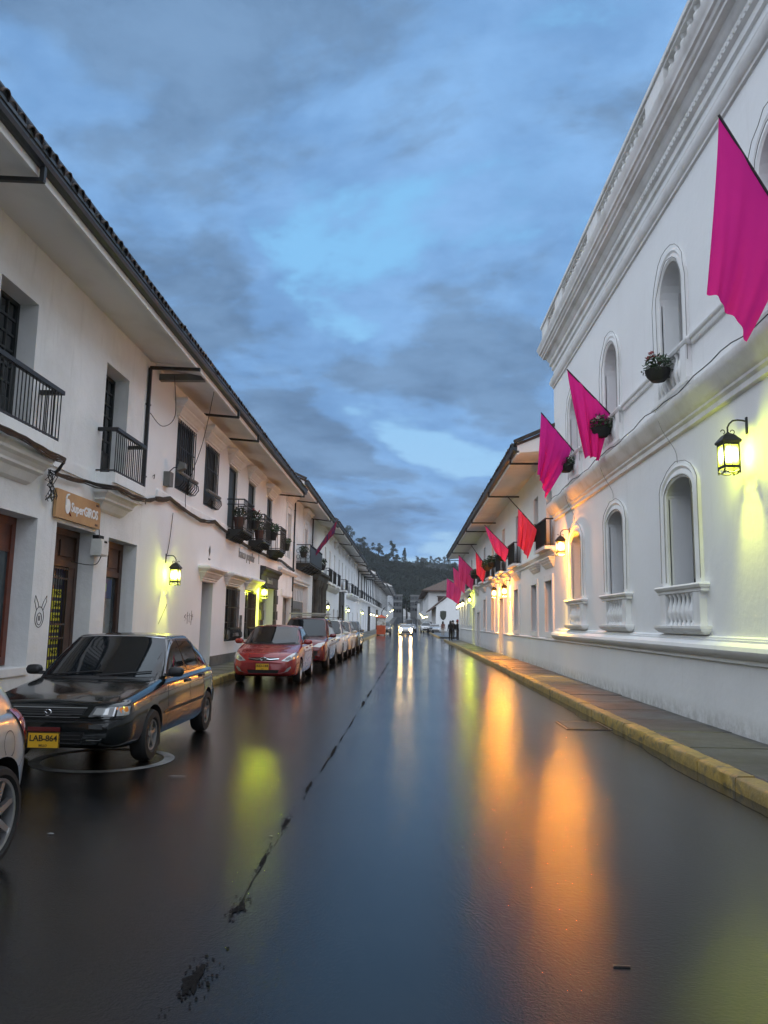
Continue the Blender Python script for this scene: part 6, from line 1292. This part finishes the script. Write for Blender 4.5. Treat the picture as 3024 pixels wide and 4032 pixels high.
for lab, pts in (('thin wire hanging from the drain to the bank wall', [(XL+.5, 17.6, 7.35), (XL+.35, 18.3, 6.55), (XL+.15, 18.0, 6.2), (XL+.06, 17.35, 6.35)]), ('long thin wire falling from the eaves past the barred window', [(-5.1, 19.2, 7.45), (-5.5, 19.8, 6.2), (-6.0, 20.3, 5.1), (XL+.05, 20.6, 4.6)]), ('thin wire running down to the first lime lantern', [(XL+.03, 19.6, 4.3), (XL+.03, 19.45, 3.6), (XL+.03, 19.3, 3.2)]), ('drooping wire from the meter box across the white pier', [(XL+.03, 14.9, 3.7), (XL+.03, 14.95, 3.25), (XL+.06, 15.0, 3.0)]), ('wire looping from the meter box to the shop door', [(XL+.1, 14.95, 2.78), (XL+.08, 14.8, 2.62), (XL+.02, 14.5, 2.58), (XL-.2, 14.3, 2.62)]), ('thin vertical conduit beside the bank portal', [(XL+.02, 31.3, 4.3), (XL+.02, 31.35, 3.85)])): wire('wire', lab, pts, .009, 'cable')
mb = thing('meter_box', 'white electric meter box between the shop door and poster window', 'electric box', (XL, 14.95, 2.75), world=True)
b = MB(); b.box(XL, XL+.20, 14.66, 15.02, 2.78, 3.10); b.build('case', 'box_white', mb); MB().box(XL+.2, XL+.215, 14.67, 15.01, 2.80, 3.06).build('cover', 'box_white', mb); MB().box(XL+.213, XL+.219, 14.78, 14.92, 3.03, 3.07).build('opening', 'well_black', mb); MB().box(XL, XL+.12, 14.72, 14.98, 3.105, 3.18).build('cavity', 'well_black', mb)
fl = thing('floodlight', 'grey floodlight and junction box on the bank wall corner', 'lamp', (XL, 18.9, 5.0), world=True)
MB().box(XL, XL+.16, 18.75, 19.05, 4.88, 5.24).build('junction_box', 'plinth_grey', fl); MB().tube([(XL+.08, 18.9, 5.24), (XL+.2, 18.9, 5.36), (XL+.34, 18.95, 5.38)], .015, 6).build('arm', 'iron', fl)
b = MB(); b.rings([[(XL+.30+dx, 19.0+dy*w, 5.40+dz*w) for dx, dy, dz in ((0, -.17, -.12), (0, .17, -.12), (.06, .17, .12), (.06, -.17, .12))] for w, dx_ in ((1, 0),)]+[[(XL+.48, 19.0+dy*.5, 5.42+dz*.5) for dy, dz in ((-.17, -.12), (.17, -.12), (.17, .12), (-.17, .12))]]); b.build('lamp_head', 'plinth_grey', fl)
MB().tube([(XL+.02, 17.9, 4.95), (XL+.05, 17.95, 5.0), (XL+.02, 18.0, 4.9)], .01, 5).build('hook', 'iron', fl)
pl = thing('wall_plaque', 'narrow grey plaque on the bank wall between barred windows', 'plaque', (XL, 28.4, 1.3), world=True)
MB().box(XL, XL+.02, 28.25, 28.6, 1.0, 1.75).build('panel', 'stone_dark', pl); [MB().box(XL+.02, XL+.03, 28.30, 28.55, z, z+.14).build('tile', 'concrete_far', pl) for z in (1.06, 1.26, 1.46)]
# marker drawings on the plaster
def draw(name, label, lines, cat='graffiti', X=XL+.004):
    m = MB()
    for ln in lines: m.tube([(X, y, z) for y, z in ln], .006, 4)
    return m.build(name, 'graffiti', label=label, cat=cat)
el = lambda cy, cz, ry_, rz_, a0=0, a1=2*pi, n=20: [(cy+ry_*cos(a0+(a1-a0)*i/n), cz+rz_*sin(a0+(a1-a0)*i/n)) for i in range(n+1)]
draw('wall_drawing', 'marker doodle of a long-eared face on the white pier', [el(12.78, 1.58, .15, .17), el(12.78, 1.55, .085, .10), [(12.76, 1.52), (12.76, 1.60)], [(12.80, 1.52), (12.80, 1.60)], [(12.66, 1.70), (12.58, 1.84), (12.60, 1.93), (12.70, 1.82), (12.74, 1.74)], [(12.84, 1.74), (12.90, 1.84), (13.0, 1.94), (13.0, 1.84), (12.90, 1.70)]])
draw('wall_drawing', 'scribbled black marker tag left of the bank doorway', [[(21.2, 1.62), (21.35, 1.72), (21.2, 1.66), (21.4, 1.58), (21.25, 1.54)], [(21.5, 1.78), (21.5, 1.45)], [(21.42, 1.66), (21.62, 1.68)], [(21.7, 1.74), (21.68, 1.5), (21.82, 1.5)], [(21.9, 1.82), (21.88, 1.42)], [(21.8, 1.68), (22.05, 1.66)], [(22.0, 1.72), (21.95, 1.55)]])
draw('wall_drawing', 'faint slanting scratch on the wall below the first lantern', [[(19.6, 1.95), (19.3, 1.7), (19.0, 1.45)]])

# ---------------------------------------------------------------- kiosk
K = thing('kiosk', 'orange and white street kiosk with pointed roof and flue', 'kiosk', (-3.15, 92.6, 0))
MB().box(-.52, .52, -.5, .5, .12, 1.18).build('lower_body', 'kiosk_orange', K); MB().box(-.50, .50, -.48, .48, 1.18, 2.05).build('upper_panel', 'kiosk_print', K)
b = MB(); b.rings([[(a*r, c_*r, z) for a, c_ in ((-1, -1), (1, -1), (1, 1), (-1, 1))] for r, z in ((.62, 2.05), (.62, 2.11), (.05, 2.42))]); b.build('roof', 'kiosk_orange', K)
MB().tube([(.05, .1, 2.3), (.05, .1, 2.75), (.25, .1, 3.15), (.45, .1, 3.3)], .05, 8).build('flue', 'iron', K)
for a in (-.42, .42):
    for c_ in (-.38, .38): MB().lathe([(.12, -.04), (.12, .04)], 12, (a, c_, .12), 'x').build('wheel', 'rubber', K)
for i in range(4): MB().box(-.44+i*.24, -.26+i*.24, -.515, -.50, .3, 1.05).build('panel', 'kiosk_orange', K)

# ---------------------------------------------------------------- people
def person(label, loc, rz, h, top, legs, shoes='cloth_black', hair='short', pose='stand', skirt=False, bag=None, group=None, hat=None):
    root = thing('person', label, 'person', loc, rz, group); me = bpy.data.meshes.new('body'); k = h/1.72
    J = dict(pel=(0, 0, .95), wai=(0, .01, 1.08), che=(0, .0, 1.30), nek=(0, .01, 1.48), hed=(0, -.015, 1.60), top=(0, .0, 1.70))
    V = [J['pel'], J['wai'], J['che'], J['nek'], J['hed'], J['top']]; Ed = [(0, 1), (1, 2), (2, 3), (3, 4), (4, 5)]; R = [(.155, .12), (.135, .105), (.165, .12), (.055, .055), (.082, .10), (.05, .06)]
    def chain(start, pts, rad):
        p = start
        for q, r in zip(pts, rad): V.append(q); R.append(r if isinstance(r, tuple) else (r, r)); Ed.append((p, len(V)-1)); p = len(V)-1
    fw_ = .10 if pose == 'walk' else .02
    chain(0, [(.10, 0, .88), (.11, -.02-fw_, .50), (.11, .02-fw_, .10), (.115, -.10-fw_, .045)], [.09, .062, .045, .04]); chain(0, [(-.10, 0, .88), (-.11, -.02+fw_, .50), (-.11, .03+fw_, .10), (-.115, -.09+fw_, .045)], [.09, .062, .045, .04])
    if pose == 'arms': chain(2, [(.19, 0, 1.40), (.25, .02, 1.14), (.12, -.17, 1.10), (.04, -.20, 1.12)], [.065, .05, .04, .035]); chain(2, [(-.19, 0, 1.40), (-.25, .02, 1.14), (-.12, -.17, 1.06), (-.03, -.21, 1.08)], [.065, .05, .04, .035])
    else: chain(2, [(.19, 0, 1.40), (.24, .01, 1.13), (.25, -.04, .88), (.25, -.06, .78)], [.065, .048, .038, .032]); chain(2, [(-.19, 0, 1.40), (-.24, .01, 1.13), (-.25, -.04, .88), (-.25, -.06, .78)], [.065, .048, .038, .032])
    me.from_pydata([(a*k, b*k, c_*k) for a, b, c_ in V], Ed, []); o = bpy.data.objects.new('tmp', me); COL.objects.link(o)
    md = o.modifiers.new('s', 'SKIN'); sv = me.skin_vertices[0].data
    for i, r in enumerate(R): sv[i].radius = (r[0]*k, r[1]*k)
    sv[0].use_root = True; sb_ = o.modifiers.new('ss', 'SUBSURF'); sb_.levels = 2; sb_.render_levels = 2
    bpy.context.view_layer.update(); m2 = bpy.data.meshes.new_from_object(o.evaluated_get(bpy.context.evaluated_depsgraph_get())); bpy.data.objects.remove(o)
    m2.name = 'body'
    for mm in ('skin', top, legs, shoes): m2.materials.append(MT[mm])
    for p in m2.polygons:
        c_ = p.center/k; z = c_.z
        p.material_index = 0 if z > 1.47 else (3 if z < .09 else (2 if z < .93 and abs(c_.x) < .2 else (1 if z > .82 or abs(c_.x) < .2 else 0))); p.use_smooth = True
    link('body', m2, root)
    hb = MB(); 
    if hair == 'long': hb.lathe([(0, .13), (.06, .12), (.1, .06), (.11, -.02), (.115, -.15), (.10, -.30), (.05, -.36)], 12, (0, .035*k, 1.62*k))
    else: hb.lathe([(0, .115), (.06, .105), (.095, .05), (.10, .0), (.085, -.06)], 12, (0, .025*k, 1.63*k))
    hb.build('hair', 'hair_black', root, True)
    fc = MB(); fc.lathe([(0, -.03), (.012, -.02), (.014, 0)], 6, (0, -.115*k, 1.60*k), 'y'); [fc.lathe([(0, -.012), (.012, 0)], 6, (x*k, -.098*k, 1.625*k), 'y') for x in (-.034, .034)]; fc.box(-.025, .025, -.105*k, -.095*k, 1.545*k, 1.555*k); fc.build('face', 'hair_black', root)
    if skirt: MB().lathe([(.15, 1.0*k), (.19, .8*k), (.21, .55*k)], 14).build('skirt', legs, root, True)
    if bag: b_ = MB(); b_.box(-.20, .20, .10, .26, .95*k, 1.38*k); b_.build('backpack', bag, root)
    if hat: MB().lathe([(.12, 0), (.10, .05), (.08, .14), (0, .16)], 12, (0, 0, 1.66*k)).build('hat', hat, root, True)
    return root
person('person in brown jacket and pale trousers standing alone past the side street', (3.95, 87, .15), .4, 1.60, 'cloth_brown', 'cloth_beige', hair='long', group=None)
person('person in black clothes nearest the kerb end in the standing group', (3.52, 63.6, .15), .5, 1.58, 'cloth_black', 'cloth_black', hair='long', pose='arms')
person('person in dark blue jacket at the middle of the standing group', (3.66, 66.6, .15), -.6, 1.62, 'cloth_blue', 'cloth_dark', pose='stand')
person('person in black coat with red hat beside the white wall', (4.22, 66.0, .15), 1.2, 1.66, 'cloth_black', 'cloth_dark', hat='cloth_red', bag='cloth_black')
person('person in dark top by the wall at the back of the standing group', (4.0, 68.6, .15), 2.4, 1.68, 'cloth_dark', 'cloth_black')
person('person in black walking behind the beige parked car', (-4.35, 49.2, .15), 2.9, 1.72, 'cloth_black', 'cloth_dark', pose='walk')
person('person in dark clothes walking ahead behind the last parked car', (-3.95, 52.0, .0), 3.1, 1.60, 'cloth_dark', 'cloth_black', pose='walk')
mt = thing('motorcycle', 'dark motorcycle parked in front of the cars by the shield wall', 'motorcycle', (3.3, 112, 0), .5)
for y in (-.65, .65): MB().lathe([(.22, -.05), (.30, -.04), (.31, 0), (.30, .04), (.22, .05)], 18, (0, y, .31), 'x').build('wheel', 'rubber', mt)
b = MB(); b.tube([(0, -.65, .31), (0, -.45, .95)], .03, 6); b.tube([(-.32, -.42, 1.02), (0, -.45, .98), (.32, -.42, 1.02)], .02, 6); b.tube([(0, -.4, .8), (0, .1, .45), (0, .65, .31)], .05, 6); b.build('frame', 'iron', mt); MB().box(-.13, .13, -.32, .12, .68, .90).build('tank', 'paint_grey', mt); MB().box(-.13, .13, .12, .75, .74, .84).build('seat', 'black_plastic', mt)
bd = MB(); bd.rings([[(3.0+.10*cos(a)*r+t*.3, 70.6+.08*sin(a)*r, .004+.07*r*t) for a in [2*pi*j/8 for j in range(8)]] for r, t in ((1, 0), (.8, .5), (.3, 1))]); bd.build('litter_bag', 'black_plastic', label='small dark bag of litter on the road at the kerb end', cat='litter')

# ---------------------------------------------------------------- the wooded hill
rnd = random.Random(5)
ICO = [(0, 0, 1), (.89, 0, .45), (.28, .85, .45), (-.72, .53, .45), (-.72, -.53, .45), (.28, -.85, .45), (.72, .53, -.45), (-.28, .85, -.45), (-.89, 0, -.45), (-.28, -.85, -.45), (.72, -.53, -.45), (0, 0, -1)]
def clump(m, c, r, rz, n, size):
    for _ in range(n):
        v = Vector((rnd.gauss(0, 1), rnd.gauss(0, 1), rnd.gauss(.25, 1))).normalized()*rnd.uniform(.55, 1.05); p = Vector(c)+Vector((v.x*r, v.y*r, v.z*rz)); d = Vector((rnd.gauss(0, 1), rnd.gauss(0, 1), rnd.gauss(0, 1))).normalized(); e = d.orthogonal().normalized(); s_ = size*rnd.uniform(.6, 1.4)
        m.add([p-d*s_, p+e*s_*.7, p+d*s_, p-e*s_*.7], [(0, 1, 2, 3)])
f = MB()
for i in range(3600):
    y = rnd.uniform(410, 540); x = rnd.uniform(-.16, .15)*y; z = terrain(x, y); r = rnd.uniform(1.4, 3.0); clump(f, (x, y, z+r*.5), r, r*1.1, 26, .55)
for i in range(500):
    y = rnd.uniform(840, 960); x = rnd.uniform(-.05, .12)*y; z = terrain(x, y); r = rnd.uniform(2., 4); clump(f, (x, y, z+r*.4), r, r, 16, .9)
for i in range(160):
    y = rnd.uniform(383, 412); x = rnd.uniform(-14, 18); r = rnd.uniform(1.5, 3.2); clump(f, (x, y, terrain(x, y)+r*.9), r, r, 26, .7)
f.build('forest', 'forest', kind='stuff', label='dark wooded hillside closing the street')
def tree(label, x, y, h, cr, form, group='trees on the wooded ridge', m='ridge_leaf'):
    z = terrain(x, y)-.5; o = thing('ridge_tree', label, 'tree', (x, y, z), group=group); t = MB(); lx = rnd.uniform(-.6, .6)
    t.tube([(0, 0, 0), (lx*.3, 0, h*.35), (lx, 0, h*.7), (lx, 0, h*.95)], [.5, .4, .25, .1], 7); f = MB(); tiers = []
    if form == 'cone':
        for k in range(9): q = k/8; tiers.append((lx*q, 0, h*(.22+.75*q), cr*(1-q)**.8+.5))
    else:
        for k in range(9): a = rnd.random()*6.28; q = rnd.uniform(.45, 1); d = cr*rnd.uniform(.1, .85); tiers.append((lx+d*cos(a), d*sin(a), h*q, cr*rnd.uniform(.28, .5)))
    for tx, ty, tz, r in tiers:
        t.tube([(lx*.7, 0, tz*.75), (tx*.7+lx*.2, ty*.7, tz*.92), (tx, ty, tz)], [.16, .1, .05], 5); clump(f, (tx, ty, tz), r, r*.75, 60, .42)
    t.build('trunk', 'bark', o); f.build('crown', m, o)
for lab, u, h, cr, form in (('broad ridge tree nearest the left roofline', -.079, 12, 5.0, 'round'), ('round full-crowned tree next along the ridge', -.063, 9.5, 4.6, 'round'), ('second round tree of the ridge, slightly lower', -.053, 8.5, 4.2, 'round'), ('tall open-crowned tree standing apart on the ridge', -.039, 12.5, 3.4, 'round'), ('low bushy tree between the two tall ridge trees', -.030, 7.5, 4.0, 'round'), ('tallest broad tree in the middle of the ridge', -.020, 16.5, 4.2, 'round'), ('small round tree right of the tallest ridge tree', -.014, 8.5, 2.8, 'round'), ('slender conical tree standing clear on the ridge', -.006, 14.5, 2.4, 'cone'), ('low tree at the right foot of the conical tree', .001, 6.0, 2.6, 'round'), ('round tree alone on the right shoulder of the near hill', .021, 7.5, 3.6, 'round'), ('spreading tree on the near hill behind the pink flags', .060, 9.0, 5.0, 'round')):
    tree(lab, u*520, 520, h, cr, form)
for i, u in enumerate((.012, .017, .022, .028, .034, .040, .046, .052, .058)): tree(['leftmost', 'second', 'third', 'fourth', 'fifth', 'sixth', 'seventh', 'eighth', 'rightmost'][i]+' small tree along the distant pale ridge', u*950, 945, rnd.uniform(9, 15), rnd.uniform(3, 4.5), 'round', 'trees on the distant ridge')
for i, (x, y, h, cr) in enumerate(((-.4, 362, 9, 3.2), (2.0, 358, 7, 2.5), (6.8, 246, 8, 2.0))): tree(['dark bushy tree closing the end of the street', 'lower dark tree right of the street end', 'palm-like dark tree over the far right roofs'][i], x, y, h, cr, 'round', 'trees at the street end')

# ---------------------------------------------------------------- damp evening air
hz_ = MB(); hz_.box(-2520, 2520, -2520, 2620, -1.5, 140); HZ = hz_.build('haze', 'ground', kind='stuff', label='thin damp evening haze filling the street and valley')
hm_ = bpy.data.materials.new('haze'); hm_.use_nodes = True; t = hm_.node_tree; t.nodes.clear(); o_ = t.nodes.new('ShaderNodeOutputMaterial'); pv = t.nodes.new('ShaderNodeVolumePrincipled')
pv.inputs['Color'].default_value = (.86, .91, 1, 1); pv.inputs['Density'].default_value = .00018; pv.inputs['Anisotropy'].default_value = .3; t.links.new(pv.outputs[0], o_.inputs['Volume'])
HZ.data.materials.clear(); HZ.data.materials.append(hm_); HZ.display_type = 'WIRE'
